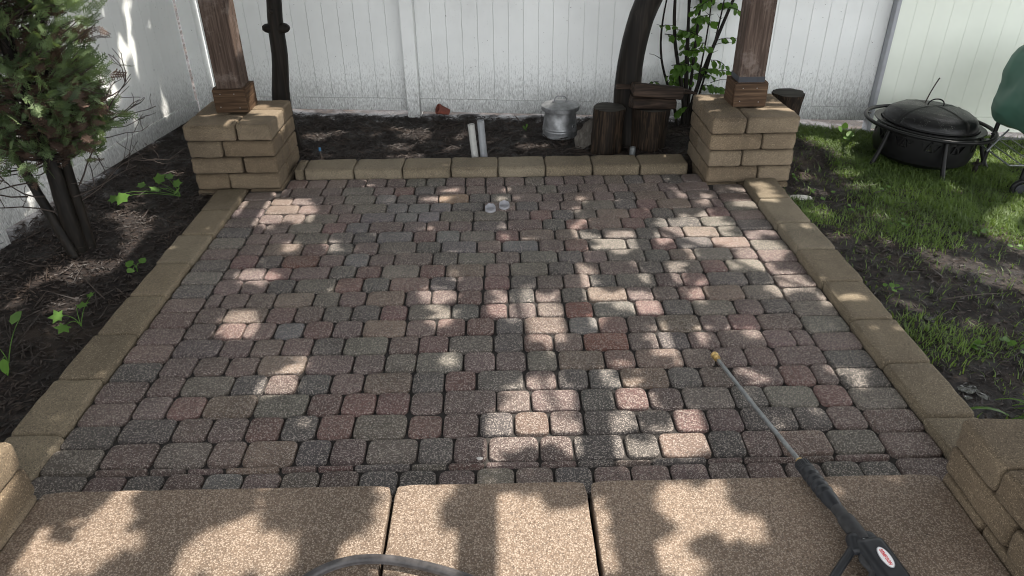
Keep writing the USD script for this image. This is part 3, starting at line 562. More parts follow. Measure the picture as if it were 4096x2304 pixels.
def limbs(t, base, ends, r):
    for e in ends:
        b = np.array(base); e = np.array(e); m = (b + e) / 2 + [0, 0, .35]
        ms('limb', tube(spline([b, m, e], 14), np.linspace(r, .012, 14), 8), M['bark'], t, smooth=True)
limbs(tree1, (2.0, 3.05, 3.0), [(4.5, 4.0, 4.2), (3.6, 1.6, 4.3), (1.6, 4.0, 4.2), (5.2, 2.8, 4.0)], .06)
limbs(tree1, (2.35, 3.0, 4.0), [(1.4, 1.6, 4.5), (3.4, 3.6, 4.8), (2.6, .8, 4.6)], .045)
limbs(tree2, (-1.0, 3.0, 2.6), [(-1.6, 2.2, 4.0), (.3, 3.6, 4.1), (-.2, 1.2, 4.3), (.4, .2, 4.2)], .035)

# ------------------------------------------------------------------ cedar
RC = np.random.default_rng(33)
ced = xf('cedar', 'shaggy green cedar with brown dead twigs at left in front of the side fence', 'cedar tree')
stems = [[(-2.075, 1.54, -.06), (-2.085, 1.56, .2), (-2.10, 1.60, .45), (-2.12, 1.62, .9), (-2.16, 1.64, 1.6), (-2.15, 1.66, 2.2)], [(-2.055, 1.47, -.06), (-2.13, 1.52, .15), (-2.21, 1.57, .36), (-2.3, 1.62, .7), (-2.36, 1.66, 1.3)], [(-2.035, 1.57, -.06), (-2.04, 1.60, .2), (-2.04, 1.62, .45), (-1.98, 1.62, .85), (-1.95, 1.62, 1.5)]]
for sp_, rr in zip(stems, (.034, .021, .022)):
    ms('trunk', trunk(sp_, [rr * 1.25, rr, rr * .9, rr * .7, rr * .35], 36, 12, .006, 18., 3), M['bark'], ced, smooth=True)
def spray(c, d, nrm, L, nside=6):
    """a flat fan of scale-leaf twiglets"""
    d = unit(d); s_ = unit(np.cross(nrm, d)); n_ = np.cross(d, s_); out_v, out_f = [], []
    def leaflet(p, q, w):
        ax = unit(q - p); sd = unit(np.cross(n_, ax)) * w; m = p * .55 + q * .45
        k = len(out_v); out_v.extend([p, m + sd, q, m - sd]); out_f.extend([[k, k + 1, k + 2], [k, k + 2, k + 3]])
    leaflet(c, c + d * L, L * .034)
    for i in range(nside):
        t = (i + .6) / nside; p = c + d * L * t * .92; l = L * .42 * (1 - .65 * t) * RC.uniform(.8, 1.2)
        for sg in (-1, 1):
            q = p + unit(d * .9 + sg * s_ * .75 + n_ * RC.normal(0, .12)) * l
            leaflet(p, q, L * .034)
            m = p * .5 + q * .5
            leaflet(m, m + unit(d + sg * s_ * .15) * l * .5, L * .030)
            m2 = p * .25 + q * .75
            leaflet(m2, m2 + unit(d * .4 + sg * s_) * l * .38, L * .027)
    return np.array(out_v), np.array(out_f)
SPR = [spray(np.zeros(3), np.array([1., 0, 0]), np.array([0, 0, 1.]), 1.0, 7) for _ in range(30)]
def put_spray(c, d, nrm, L):
    d = unit(d); s_ = unit(np.cross(nrm, d)); v, f = SPR[RC.integers(0, 30)]
    return c + L * (v @ np.array([d, s_, np.cross(d, s_)])), f
green, dead, twigs = [], [], []
def prof(z):   # crown radius by height
    return np.interp(z, [.28, .40, .55, .75, 1.0, 1.4, 2.0, 2.35], [.05, .16, .30, .34, .37, .36, .24, .05])
for k in range(680):
    z0 = RC.uniform(.52, 2.25) if k < 600 else RC.uniform(.52, .8)
    ang = RC.uniform(0, 2 * np.pi); r = prof(z0) * RC.uniform(.62, 1.06)
    ax = np.array([np.interp(z0, [.3, .9, 2.2], [-2.10, -2.12, -2.15]), np.interp(z0, [.3, .9, 2.2], [1.58, 1.62, 1.66]), z0 - .10])
    dirv = np.array([math.cos(ang), math.sin(ang) * .8, 0])
    end = ax + dirv * r + [0, 0, .10 + RC.normal(0, .05)]
    pts = spline([ax, (ax + end) / 2 + [0, 0, -.02], end], 8)
    twigs.append(tube(pts, np.linspace(.0050, .0016, 8), 4, False))
    if RC.random() < .12 or (2.5 < ang < 4.4 and z0 < 1.25 and RC.random() < .5): continue
    is_dead = RC.random() < .08 or (z0 < 1.15 and 2.6 < ang < 4.2 and RC.random() < .45) or (z0 < .85 and ang > 5.4 and RC.random() < .4)
    for t in np.linspace(.42, 1.0, 11):
        p = pts[0] + (pts[-1] - pts[0]) * t + RC.normal(0, .028, 3)
        d = unit(dirv * .8 + RC.normal(0, .42, 3) + [0, 0, .30]); nrm = unit(RC.normal(0, .8, 3) + [0, 0, .6] + dirv * .3)
        (dead if is_dead or (t < .6 and RC.random() < .55) else green).append(put_spray(p, d, nrm, RC.uniform(.055, .105)))
ms('crown', cat(green), M['cedar'], ced, smooth=False)
ms('dead_foliage', cat(dead), M['cedardead'], ced, smooth=False, label='brown dead cedar twigs')
def bare(p, d, L, depth=0):
    d = unit(d); q = [np.array(p)]
    for _ in range(6):
        d = unit(d + RC.normal(0, .16, 3) + [0, 0, .05]); q.append(q[-1] + d * L / 6)
    twigs.append(tube(q, np.linspace(.0042 * .6 ** depth, .0014, 7), 4, False))
    if depth < 2:
        for _ in range(3 if depth == 0 else 2): bare(q[RC.integers(2, 6)], d + RC.normal(0, .6, 3), L * RC.uniform(.35, .6), depth + 1)
for p, d, L in (((-2.04, 1.60, .22), (.9, .1, .55), .42), ((-2.04, 1.58, .26), (.8, -.1, .3), .34), ((-2.02, 1.62, .30), (.7, .3, .9), .4), ((-1.85, 1.62, .60), (1, 0, .6), .3), ((-1.85, 1.62, .70), (1, 0, .4), .28), ((-1.9, 1.6, .55), (1, .1, .5), .3), ((-2.10, 1.5, .22), (-.7, -.5, .3), .4), ((-2.2, 1.5, .3), (-.9, -.5, .1), .4), ((-2.2, 1.55, .35), (-.6, -.8, .0), .4), ((-2.12, 1.5, .3), (-.3, -1, .2), .3), ((-2.25, 1.6, .4), (-1, -.6, .1), .4), ((-2.3, 1.6, .5), (-1, -.8, .2), .45), ((-2.3, 1.6, .6), (-.8, -1, .0), .4)):
    bare(p, d, L)
ms('twigs', cat(twigs), M['twig'], ced, smooth=True, kind='stuff')

# ------------------------------------------------------------------ shrub
RS = np.random.default_rng(44)
shr = xf('leafy_shrub', 'thin stemmed shrub with fresh green leaves between the leaning trunk and the right post', 'shrub')
shst = [[(1.33, 3.33, -.05), (1.30, 3.34, .3), (1.235, 3.35, .55), (1.20, 3.35, .9), (1.19, 3.35, 1.3)], [(1.34, 3.33, -.05), (1.33, 3.34, .4), (1.29, 3.35, .9), (1.28, 3.35, 1.4)], [(1.36, 3.34, -.05), (1.37, 3.35, .4), (1.375, 3.35, .9), (1.39, 3.35, 1.4)],
        [(1.37, 3.34, -.05), (1.43, 3.36, .3), (1.52, 3.37, .6), (1.605, 3.38, .86), (1.75, 3.4, 1.2)], [(1.30, 3.32, -.05), (1.22, 3.33, .25), (1.15, 3.34, .45), (1.13, 3.34, .7), (1.16, 3.34, .95)], [(1.38, 3.33, -.05), (1.46, 3.34, .35), (1.50, 3.34, .6), (1.53, 3.34, 1.0)],
        [(1.35, 3.33, .1), (1.31, 3.34, .5), (1.30, 3.34, .8), (1.33, 3.34, 1.3)], [(1.40, 3.33, .0), (1.41, 3.31, .35), (1.43, 3.30, .7), (1.40, 3.30, 1.1)]]
for c_, r_ in zip(shst, (.016, .014, .013, .017, .011, .009, .009, .008)):
    ms('stem', tube(spline(c_, 20), np.linspace(r_, r_ * .45, 20), 8), M['bark'], shr, smooth=True)
sw = []
def shrub_leaf(p, d, L):
    d = unit(d); nrm = unit(RS.normal(0, .6, 3) + [0, -.7, .5]); s_ = unit(np.cross(nrm, d)); n_ = np.cross(d, s_)
    prof_ = [(0, 0, 0), (.25, .26, .03), (.5, .33, .04), (.78, .2, .02), (1, 0, -.06)]
    v = [p]; 
    for t, w, b in prof_[1:-1]: v += [p + d * L * t + s_ * L * w + n_ * L * (b + .05), p + d * L * t + n_ * L * b, p + d * L * t - s_ * L * w + n_ * L * (b + .05)]
    v.append(p + d * L + n_ * L * -.08)
    f = [[0, 2, 1], [0, 3, 2], [1, 2, 5], [1, 5, 4], [2, 3, 6], [2, 6, 5], [4, 5, 8], [4, 8, 7], [5, 6, 9], [5, 9, 8], [7, 8, 10], [8, 9, 10]]
    return np.array(v), np.array(f)
def twig_with_leaves(p, d, L, n):
    d = unit(d); q = [np.array(p, float)]
    for _ in range(5):
        d = unit(d + RS.normal(0, .12, 3) + [0, 0, -.10]); q.append(q[-1] + d * L / 5)
    ms('twig', tube(q, np.linspace(.003, .0012, 6), 4, False), M['bark'], shr, smooth=True)
    for k in range(n):
        t = (k + 1) / n * 5; a = q[min(int(t), 4)]; b = q[min(int(t) + 1, 5)]; p0 = a + (b - a) * (t - int(t) if t < 5 else 1)
        sd = unit(np.cross(d, [0, 0, 1.0]) + 1e-6) * (1 if k % 2 else -1)
        ms('leaf', shrub_leaf(p0, unit(d * .5 + sd * .7 + [0, 0, -.55] + RS.normal(0, .2, 3)), RS.uniform(.046, .070)), M['shrubleaf'], shr, smooth=True)
# leafy stretches seen in the photograph
for (x, z, n) in ((1.37, .80, 7), (1.42, .82, 8), (1.50, .79, 7), (1.36, .70, 5), (1.42, .72, 5), (1.35, .60, 8), (1.40, .58, 9), (1.43, .64, 7), (1.45, .52, 8), (1.38, .50, 8), (1.33, .52, 5), (1.40, .44, 8), (1.46, .44, 5), (1.35, .40, 8), (1.31, .36, 7), (1.42, .36, 7), (1.48, .33, 8), (1.38, .30, 8), (1.33, .26, 7), (1.44, .26, 6),
                 (1.21, .40, 5), (1.18, .33, 5), (1.14, .28, 5), (1.24, .30, 5), (1.13, .62, 3), (1.10, .66, 3), (1.40, .18, 7), (1.45, .12, 6), (1.36, .12, 5), (1.50, .20, 4), (1.30, .90, 5), (1.38, .93, 5), (1.26, .85, 4), (1.13, .14, 4), (1.15, .08, 3)):
    twig_with_leaves((x, 3.34 + RS.normal(0, .05), z + .03), (RS.choice([-1, 1]) * .8, RS.normal(0, .5), RS.uniform(-.1, .5)), RS.uniform(.09, .15), n + 2)
for (p, d, L, n) in (((1.52, 3.36, .58), (.9, 0, .25), .16, 6), ((1.50, 3.34, .38), (.9, -.1, .2), .20, 8), ((1.63, 3.38, .88), (.8, -.2, .0), .16, 6), ((1.55, 3.3, .80), (.8, -.1, -.1), .16, 5), ((1.50, 3.33, .30), (1, 0, .25), .18, 0), ((1.15, 3.34, .46), (-.6, 0, .6), .1, 0), ((1.48, 3.34, .55), (.9, 0, .3), .15, 0)):
    twig_with_leaves(p, d, L, n)
for _ in range(45):
    c_ = spline(shst[RS.integers(0, 8)], 20); p = c_[RS.integers(4, 18)]
    ms('twig', tube([p, p + unit([RS.normal(), RS.normal(), .5]) * RS.uniform(.02, .06)], [.0025, .001], 4, False), M['bark'], shr, smooth=True)

hang = xf('leafy_twig', 'green leafy twig tip hanging into the top of the picture right of the right post', 'twig')
ms('stem', tube(spline([(2.30, 3.3, 1.6), (2.10, 3.0, 1.15), (2.02, 2.9, .985)], 16), np.linspace(.006, .002, 16), 6), M['bark'], hang, smooth=True)
for d_, l_ in (((-1, 0, -.35), .06), ((-.5, -.1, -.6), .06), ((.3, 0, -.7), .065), ((.8, 0, -.35), .06), ((.5, 0, .4), .06)):
    ms('leaf', shrub_leaf(np.array([2.02, 2.9, .985]), np.array(d_), l_), M['shrubleaf'], hang, smooth=True)

# ------------------------------------------------------------------ stumps and logs
def stump(x, y, h, r0, r1, label, seed, tilt=0.0, lean=(0, 0)):
    t = xf('tree_stump', label, 'stump')
    n, k = 44, 16
    z = np.linspace(-.05, h, k); ang = np.arange(n) * 2 * np.pi / n
    v = []
    for zz in z:
        u_ = max(zz, 0) / h; r = r0 + (r1 - r0) * u_ + .012 * (1 - u_) ** 3
        p = np.stack([np.cos(ang) * 2.2, np.sin(ang) * 2.2, np.full(n, zz * 2.0 + seed)], -1)
        ridge = (meshkit.fbm(np.stack([np.cos(ang) * 9, np.sin(ang) * 9, np.full(n, zz * 6 + seed)], -1), 3, seed) - .5) * .022
        rr = r + (meshkit.noise(p, seed) - .5) * .03 + ridge
        v.append(np.stack([np.cos(ang) * rr + lean[0] * zz, np.sin(ang) * rr + lean[1] * zz, zz + tilt * np.cos(ang) * rr * (zz > h * .6)], -1))
    v = np.vstack(v); f = []
    for i in range(k - 1):
        for j in range(n):
            a, b = i * n + j, i * n + (j + 1) % n; f += [[a, b, b + n], [a, b + n, a + n]]
    ms('bark', (v + [x, y, 0], np.array(f)), M['stumpbark'], t, smooth=60)
    top = v[-n:]; c = top.mean(0)
    tv = np.vstack([top, c + (top - c) * .6 + [0, 0, .003], c[None] + [0, 0, .004]]); tf = []
    for j in range(n):
        b = (j + 1) % n; tf += [[j, b, n + b], [j, n + b, n + j], [n + j, n + b, 2 * n]]
    ms('cut_top', (tv + [x, y, 0.0005], np.array(tf)), M['endgrain'], t, smooth=60)
    return t
stump(.735, 2.865, .280, .100, .105, 'left stump of the pair with a cracked grey top beside the metal pail', 3, .0)
stump(1.012, 2.895, .270, .100, .122, 'right stump of the pair carrying the split logs', 5)
stump(1.955, 3.06, .300, .075, .105, 'short dark stump behind the right rear stone pier by the fence', 8)
def log(p, q, w, h, name, label, seed, group=None):
    p, q = np.array(p), np.array(q); d = q - p; L = np.linalg.norm(d); u = d / L; v_ = unit(np.cross([0, 0, 1.0], u)); w_ = np.cross(u, v_)
    v, f = rbox(L, w, h, min(w, h) * .22, 12)
    v[:, 2] *= 1 - .25 * (v[:, 1] / (w / 2)) * (1 if seed % 2 else -1)
    v = v + unit_rows(v / np.array([L, w, h])) * ((meshkit.fbm(v * np.array([6, 40, 40]) + seed, 3, seed) - .5) * .012)[:, None]
    return ms(name, to_frame((v, f), (p + q) / 2, u, v_, w_), M['log'], smooth=50, label=label, category='log')
log((.866, 2.84, .316), (1.150, 2.86, .305), .12, .078, 'split_log', 'lower split log lying flat on the right stump', 2)
log((.872, 2.86, .402), (1.195, 2.87, .366), .11, .066, 'split_log', 'upper split log stacked on top of the lower log on the stump', 3)
ms('sharp_stick', trunk([(1.15, 2.92, .362), (1.22, 2.90, .362), (1.29, 2.88, .355)], [.022, .02, .004], 10, 10, .003, 30., 4), M['log'], smooth=True, label='short pointed stick poking right from under the upper log', category='stick')
ms('wood_stub', move(rbox(.13, .035, .028, .006, 3), (.845, 2.93, .392)), M['log'], smooth=50, label='short cut wood stub poking left from the log pile', category='stick')
v, f = rbox(.17, .014, .15, .006, 6); v[:, 0] += v[:, 2] * .35; v = v * (1 - .3 * (v[:, 2:3] > .03) * (v[:, 0:1] < 0))
vf = rot(rot((v, f), [1, 0, 0], -.6), [0, 1, 0], -.55)
ms('leaning_board', move(vf, (.60, 2.93, .075)), M['greywood'], smooth=40, label='weathered grey wood offcut leaning against the left stump', category='board')

# ------------------------------------------------------------------ metal pail
can = xf('metal_pail', 'small galvanized metal pail with a lid standing on the mulch before the back fence', 'pail', loc=(.447, 3.17, .0))
v, f = lathe([(.001, .003), (.117, .003), (.120, .0), (.121, .006), (.118, .012), (.1175, .034), (.1195, .038), (.1195, .043), (.1165, .047), (.1165, .052), (.1185, .056), (.1185, .061), (.115, .066), (.112, .11), (.108, .15), (.105, .188)], 56)
a = np.arctan2(v[:, 1], v[:, 0]); dent = np.exp(-((a + 1.75) / .30) ** 2 - ((v[:, 2] - .150) / .016) ** 2) * .012
v = v - unit_rows(v * [1, 1, 0]) * dent[:, None]
v = v + unit_rows(v * [1, 1, 0]) * ((meshkit.noise(v * 16, 4) - .5) * .003)[:, None]
ms('body', (v, f), M['galv'], can, smooth=40)
lid = ms('lid', lathe([(.108, .182), (.129, .181), (.131, .184), (.131, .207), (.128, .211), (.118, .212), (.10, .219), (.06, .229), (.001, .232)], 56), M['galv'], can, smooth=35)
hp = [(-.038, 0, .230), (-.038, 0, .252), (-.030, 0, .263), (0, 0, .267), (.030, 0, .263), (.038, 0, .252), (.038, 0, .230)]
ms('lid_handle', tube(spline(hp, 24), .0042, 8), M['galv'], can, smooth=True)
for sg in (-1, 1): ms('handle_strap', move(rbox(.026, .02, .004, .0015, 1), (sg * .042, 0, .2325)), M['galv'], can, smooth=40)
for ang in (-.75, math.pi - .75):
    vf = rot(rbox(.006, .022, .022, .002, 1), [0, 0, 1], ang); ms('side_lug', move(vf, (.116 * math.cos(ang), .116 * math.sin(ang), .085)), M['galv'], can, smooth=40)
    ms('bail_ring', move(rot(rot(arr(trimesh.creation.torus(.012, .002, 20, 8)), [1, 0, 0], math.pi / 2), [0, 0, 1], ang + 1.57), (.121 * math.cos(ang), .121 * math.sin(ang), .082)), M['galv'], can, smooth=True)

# ------------------------------------------------------------------ pipes, pot, cups
def pipe(a, b, r, name, label, m, cat_='pipe'):
    a, b = np.array(a), np.array(b); u = unit(b - a); L = np.linalg.norm(b - a)
    x = unit(np.cross(u, [0, 1.0, 0])); y = np.cross(u, x)
    t = xf(name, label, cat_)
    ms('wall', to_frame(lathe([(r - .0035, 0), (r, 0), (r, L), (r - .0035, L), (r - .0035, .01)], 28), a, x, y, u), M[m], t, smooth=35)
    sp_ = []
    rr = np.random.default_rng(int(a[0] * 1000) + 9000)
    for _ in range(46):
        an = rr.uniform(np.pi * .9, np.pi * 2.1); h = rr.uniform(.02, L - .01) ; s_ = rr.uniform(.0012, .0032)
        d = x * math.cos(an) + y * math.sin(an); c = a + u * h + d * (r + .0003); tg = np.cross(u, d)
        q = [c + u * s_ * rr.uniform(1, 2.2), c + tg * s_, c - u * s_ * rr.uniform(1, 2), c - tg * s_]
        sp_.append((np.array(q), np.array([[0, 1, 2], [0, 2, 3]])))
    ms('mud_specks', cat(sp_), M['mudspeck'], t, smooth=False, kind='stuff')
pipe((-.122, 2.690, -.05), (-.147, 2.70, .232), .0215, 'conduit_pipe', 'paler mud-specked conduit pipe leaning left behind the back edging', 'pvcwhite')
pipe((-.068, 2.705, -.05), (-.088, 2.722, .248), .0225, 'conduit_pipe', 'greyer taller conduit pipe, right one behind the back edging', 'pvc')
pipe((.872, 2.685, -.05), (.874, 2.69, .072), .019, 'metal_pipe', 'short grey metal pipe stub between the two stumps', 'steel')
def cup(x, y, label, seed):
    v, f = lathe([(.029, -.03), (.029, .016), (.0265, .0165), (.026, .002), (.0, .001)], 32)
    a = np.arctan2(v[:, 1], v[:, 0])
    v[:, 2] += (v[:, 2] > .01) * (.010 * np.sin(a) + .002 * np.sin(7 * a + seed))
    ms('conduit_end', (v + [x, y, .004], f), M['pvccap'], smooth=40, label=label, category='conduit end')
cup(-.026, 1.918, 'broken pale conduit end set in the pavers, left and nearer one', 1)
cup(.050, 1.955, 'broken pale conduit end set in the pavers, right and farther one', 3)
v, f = lathe([(.022, 0), (.034, .075), (.038, .076), (.038, .092), (.034, .092), (.031, .078), (.020, .006), (0, .006)], 32)
vf = rot(rot((v, f), [1, 0, 0], .35), [0, 1, 0], -1.15)
ms('flower_pot', move(vf, (-.345, 3.585, .045)), M['terracotta'], smooth=35, label='small red-brown plant pot tipped on its side at the back fence', category='pot')
capt = xf('blue_stake', 'tiny blue capped stake in the mulch beside the left rear pier', 'stake')
ms('peg', arr(trimesh.creation.cylinder(.006, .05, sections=10))[0:2] if False else move(arr(trimesh.creation.cylinder(.006, .05, sections=10)), (-1.13, 2.79, .02)), M['twig'], capt, smooth=40)
ms('cap', move(arr(trimesh.creation.cylinder(.008, .022, sections=12)), (-1.13, 2.79, .055)), M['bluecap'], capt, smooth=40)

# ------------------------------------------------------------------ fire pit
pit = xf('fire_pit', 'black round steel fire pit with a mesh dome lid standing on the lawn', 'fire pit')
PC = np.array([2.765, 2.745, .178]); tiltR = trimesh.transformations.rotation_matrix(math.radians(3.8), [0, 1, 0])[:3, :3]
def pt_(vf): return (vf[0] @ tiltR.T + PC, vf[1])
def pn_(vf): return pt_((vf[0] * [.925, .925, 1.0], vf[1]))
bprof = [(.315, .0), (.322, -.03), (.322, -.14), (.304, -.19), (.25, -.222), (.15, -.238), (0.0, -.24)]
outer = manifold3d.CrossSection([[(0, -.24)] + [(r, z) for r, z in reversed(bprof[:-1])] + [(.313, .0), (.313, -.138), (.296, -.183), (.245, -.214), (.15, -.230), (0, -.232)]]).revolve(72)
# diamond and triangle cut-outs round the wall
for k in range(12):
    a0 = k * 2 * math.pi / 12 + .13
    for tri in ([(-.062, -.050), (-.010, -.050), (-.030, -.098)], [(.062, -.050), (.010, -.050), (.030, -.098)], [(-.022, -.100), (.022, -.100), (0, -.058)], [(-.010, -.044), (.010, -.044), (0, -.022)]):
        pr = manifold3d.CrossSection([tri if np.cross(np.subtract(tri[1], tri[0]), np.subtract(tri[2], tri[0])) > 0 else tri[::-1]]).extrude(.12).rotate([90, 0, 0]).translate([0, .36, 0])
        outer = outer - pr.rotate([0, 0, math.degrees(a0)])
ms('bowl', pn_(arr(outer)), M['iron'], pit, smooth=30)
ms('ash_screen', pn_(lathe([(.304, -.012), (.304, -.115)], 48)), M['screen'], pit, smooth=True)
ms('rim_ring', pt_(move(arr(trimesh.creation.torus(.378, .0115, 72, 12)), (0, 0, .002))), M['iron'], pit, smooth=True)
ms('rim_ledge', pn_(lathe([(.310, .002), (.352, .004), (.354, .008), (.350, .010), (.312, .008), (.310, .002)], 72)), M['iron'], pit, smooth=30)
for k in range(8):
    a = k * math.pi / 4 + .3; ms('rim_bracket', pt_(tube([(.345 * math.cos(a), .345 * math.sin(a), .004), (.378 * math.cos(a), .378 * math.sin(a), .002)], .005, 8)), M['iron'], pit, smooth=True)
lidp = [(.300, .012), (.294, .040), (.274, .068), (.23, .092), (.165, .108), (.09, .116), (.0, .118)]
lidm = ms('lid', pn_(lathe(lidp, 64)), M['screen'], pit, smooth=True)
ms('lid_rim', pn_(move(arr(trimesh.creation.torus(.301, .006, 64, 8)), (0, 0, .015))), M['iron'], pit, smooth=True)
for a in (.35, .35 + math.pi / 2, .35 + math.pi, .35 + 1.5 * math.pi):
    strip = []
    for (r, z) in lidp: 
        c_, s_ = math.cos(a), math.sin(a); strip += [(r * c_ - s_ * .011, r * s_ + c_ * .011, z + .003), (r * c_ + s_ * .011, r * s_ - c_ * .011, z + .003)]
    fz = []
    for i in range(len(lidp) - 1): fz += [[2 * i, 2 * i + 1, 2 * i + 3], [2 * i, 2 * i + 3, 2 * i + 2]]
    ms('lid_strap', pn_((np.array(strip), np.array(fz))), M['iron'], pit, smooth=True)
ms('lid_handle', pt_(tube(spline([(-.05, 0, .112), (-.044, 0, .14), (0, 0, .157), (.044, 0, .14), (.05, 0, .112)], 22), .0042, 8)), M['iron'], pit, smooth=True)
for a in (-2.05 - .0, -1.05 + .0, 2.9, .55, -1.75):
    pass
for a in (math.radians(197), math.radians(262), math.radians(-22), math.radians(72)):
    c_, s_ = math.cos(a), math.sin(a); top = tiltR @ np.array([.305 * c_, .305 * s_, -.01]) + PC
    foot = np.array([PC[0] + .395 * c_, PC[1] + .395 * s_, 0]); foot[2] = float(ground_z(foot[0], foot[1])) - .005
    mid = top * .5 + foot * .5 - np.array([c_, s_, 0]) * .012
    ms('leg', tube(spline([top, mid, foot], 12), np.linspace(.012, .015, 12), 10), M['iron'], pit, smooth=True)
ms('bolt', pn_(move(rot(arr(trimesh.creation.cylinder(.012, .008, sections=6)), [1, 0, 0], math.pi / 2), (.0, -.321, -.035))), M['iron'], pit, smooth=False)
ms('poker', tube(spline([(2.735, 2.80, .30), (2.752, 2.80, .37), (2.782, 2.80, .452)], 12), .0038, 6), M['twig'], smooth=True, label='thin dark stick standing upright from the fire pit lid', category='stick')

# ------------------------------------------------------------------ covered grill
gri = xf('covered_grill', 'grill cart under a dark green fabric cover at the right edge of the lawn', 'grill')
v, f = rbox(.86, .52, .52, .10, 18)
zt = (v[:, 2] + .26) / .52
v[:, 0] += np.sin(v[:, 2] * 17 + v[:, 1] * 9) * .010 - .05 * (zt - .45) ** 2 * np.sign(v[:, 0]) * -1 * (zt < .45)
v[:, :2] *= (1 - .12 * np.clip(zt - .62, 0, 1) / .38)[:, None] * (1 - .10 * np.clip(.3 - zt, 0, 1) / .3)[:, None]
v = v + unit_rows(v) * ((meshkit.fbm(v * np.array([7, 7, 3]), 3, 6) - .5) * .045)[:, None]
v = v + unit_rows(v) * (np.sin((v[:, 0] + v[:, 1]) * 30) * .006 * (zt < .5))[:, None]
ms('cover', (v + [3.49, 2.46, .455], f), M['coverfabric'], gri, smooth=True)
for x, y in ((3.14, 2.27), (3.76, 2.27), (3.14, 2.64), (3.76, 2.64)):
    ms('leg', tube([(x, y, .30), (x - .05 * (x < 3.3), y - .04, -.06)], .013, 8), M['iron'], gri, smooth=True)
rack = [tube([(3.00, 2.24, .085), (3.80, 2.24, .08)], .005, 6), tube([(3.00, 2.24, .085), (3.02, 2.66, .10)], .005, 6), tube([(3.02, 2.66, .10), (3.8, 2.66, .09)], .005, 6)] + [tube([(3.00 + .08 * k, 2.24, .083), (3.02 + .08 * k, 2.66, .098)], .0035, 6) for k in range(1, 8)]
ms('wire_shelf', cat(rack), M['steel'], gri, smooth=True)
ms('shelf_arm', tube(spline([(2.98, 2.44, .10), (3.03, 2.46, .15), (3.10, 2.48, .22)], 10), .006, 6), M['steel'], gri, smooth=True)
wh = xf('wheel', parent=gri)
wv = move(rot(arr(trimesh.creation.torus(.045, .013, 28, 10)), [1, 0, 0], math.pi / 2), (3.08, 2.20, -.045))
ms('tyre', wv, M['iron'], wh, smooth=True)
ms('hub', move(rot(arr(trimesh.creation.cylinder(.03, .02, sections=20)), [1, 0, 0], math.pi / 2), (3.08, 2.20, -.045)), M['blackplastic'], wh, smooth=40)
spk = xf('ground_stake', 'small dark metal stake head in the grass beside the grill cart', 'stake')
ms('head', move(lathe([(.0, .075), (.008, .07), (.008, .05), (.022, .046), (.022, .036), (.010, .030), (.016, .012), (.012, -.02), (0, -.04)], 14), (3.00, 2.52, -.05)), M['bark'], spk, smooth=40)
ms('nozzle_arm', tube([(2.965, 2.51, -.008), (3.03, 2.52, -.006)], .005, 6), M['bark'], spk, smooth=True)

# ------------------------------------------------------------------ spray wand
wand = xf('spray_wand', 'black pressure washer spray gun with a long steel lance lying across the pavers and step', 'spray gun')
A0, A1 = np.array([.836, .505, .022]), np.array([.912, -.135, .098])
ms('lance', tube([A0, A0 * .5 + A1 * .5 + [0, 0, -.004], A1], .0072, 14), M['steel'], wand, smooth=True)
ul = unit(A0 - A1); xl = unit(np.cross(ul, [0, 0, 1.0])); yl = np.cross(xl, ul)
noz = ms('nozzle_coupler', to_frame(lathe([(.0, -.028), (.0085, -.028), (.0085, -.016), (.0125, -.015), (.0135, -.009), (.0135, -.002), (.0115, .001), (.0115, .004), (.0142, .006), (.0142, .014), (.012, .017), (.008, .020), (.006, .024), (.0, .024)], 20), A0, xl, yl, ul), M['brass'], wand, smooth=35)
ms('brass_nut', to_frame(lathe([(0, 0), (.0105, 0), (.0115, .004), (.0115, .012), (.0085, .016), (0, .016)], 16), A1 - ul * .004, xl, yl, ul), M['brass'], wand, smooth=35)
# grip and gun, a frame along the gun: u towards the user, v to the left of it, w up
G0 = A1.copy(); G1 = np.array([.958, -.420, .112]); ug = unit(G1 - G0); vg = unit(np.cross([0, 0, 1.0], ug)); wg = np.cross(ug, vg)
def gl(vf): return to_frame(vf, G0, vg, wg, ug) 
def sq(prof, n=32, e=.88):
    v, f = lathe(prof, n); v[:, 1] *= e; return v, f
rib = [(.0, -.002), (.016, -.001), (.0205, .004), (.0215, .012), (.0215, .026), (.0235, .028), (.0238, .036), (.0225, .038)]
for k in range(4):
    z = .046 + k * .023; rib += [(.0228, z), (.0252, z + .010), (.0252, z + .015), (.0232, z + .0205), (.0222, z + .0225)]
rib += [(.0235, .150), (.0215, .168), (.0185, .184), (.0165, .190)]
ms('grip', gl(sq(rib, 36)), M['blackplastic'], wand, smooth=28)
for k in range(14):
    a = k * 2 * math.pi / 14; ms('grip_tooth', gl(move(rot(rbox(.0045, .003, .022, .001, 1), [0, 0, 1], a + math.pi / 2), (.0216 * math.cos(a), .0216 * .88 * math.sin(a), .016))), M['blackplastic'], wand, smooth=40)
ms('barrel_sleeve', gl(sq([(.0155, .186), (.0178, .190), (.0178, .222), (.0225, .230), (.0232, .238), (.0232, .300), (.021, .312), (0, .312)], 32, .92)), M['greyplastic'], wand, smooth=30)
B0 = G0 + ug * .300
G2 = np.array([.984, -.600, .108]); ub = unit(G2 - B0); vb = unit(np.cross([0, 0, 1.0], ub)); wb = np.cross(ub, vb)
def bl(vf): return to_frame(vf, B0, ub, vb, wb)     # local x along the gun, y left(-X of scene), z up
sign = 1.0 if vb[0] < 0 else -1.0
def hull(spheres):
    m = manifold3d.Manifold.batch_hull([manifold3d.Manifold.sphere(r, 24).translate(list(p)) for p, r in spheres]); return m
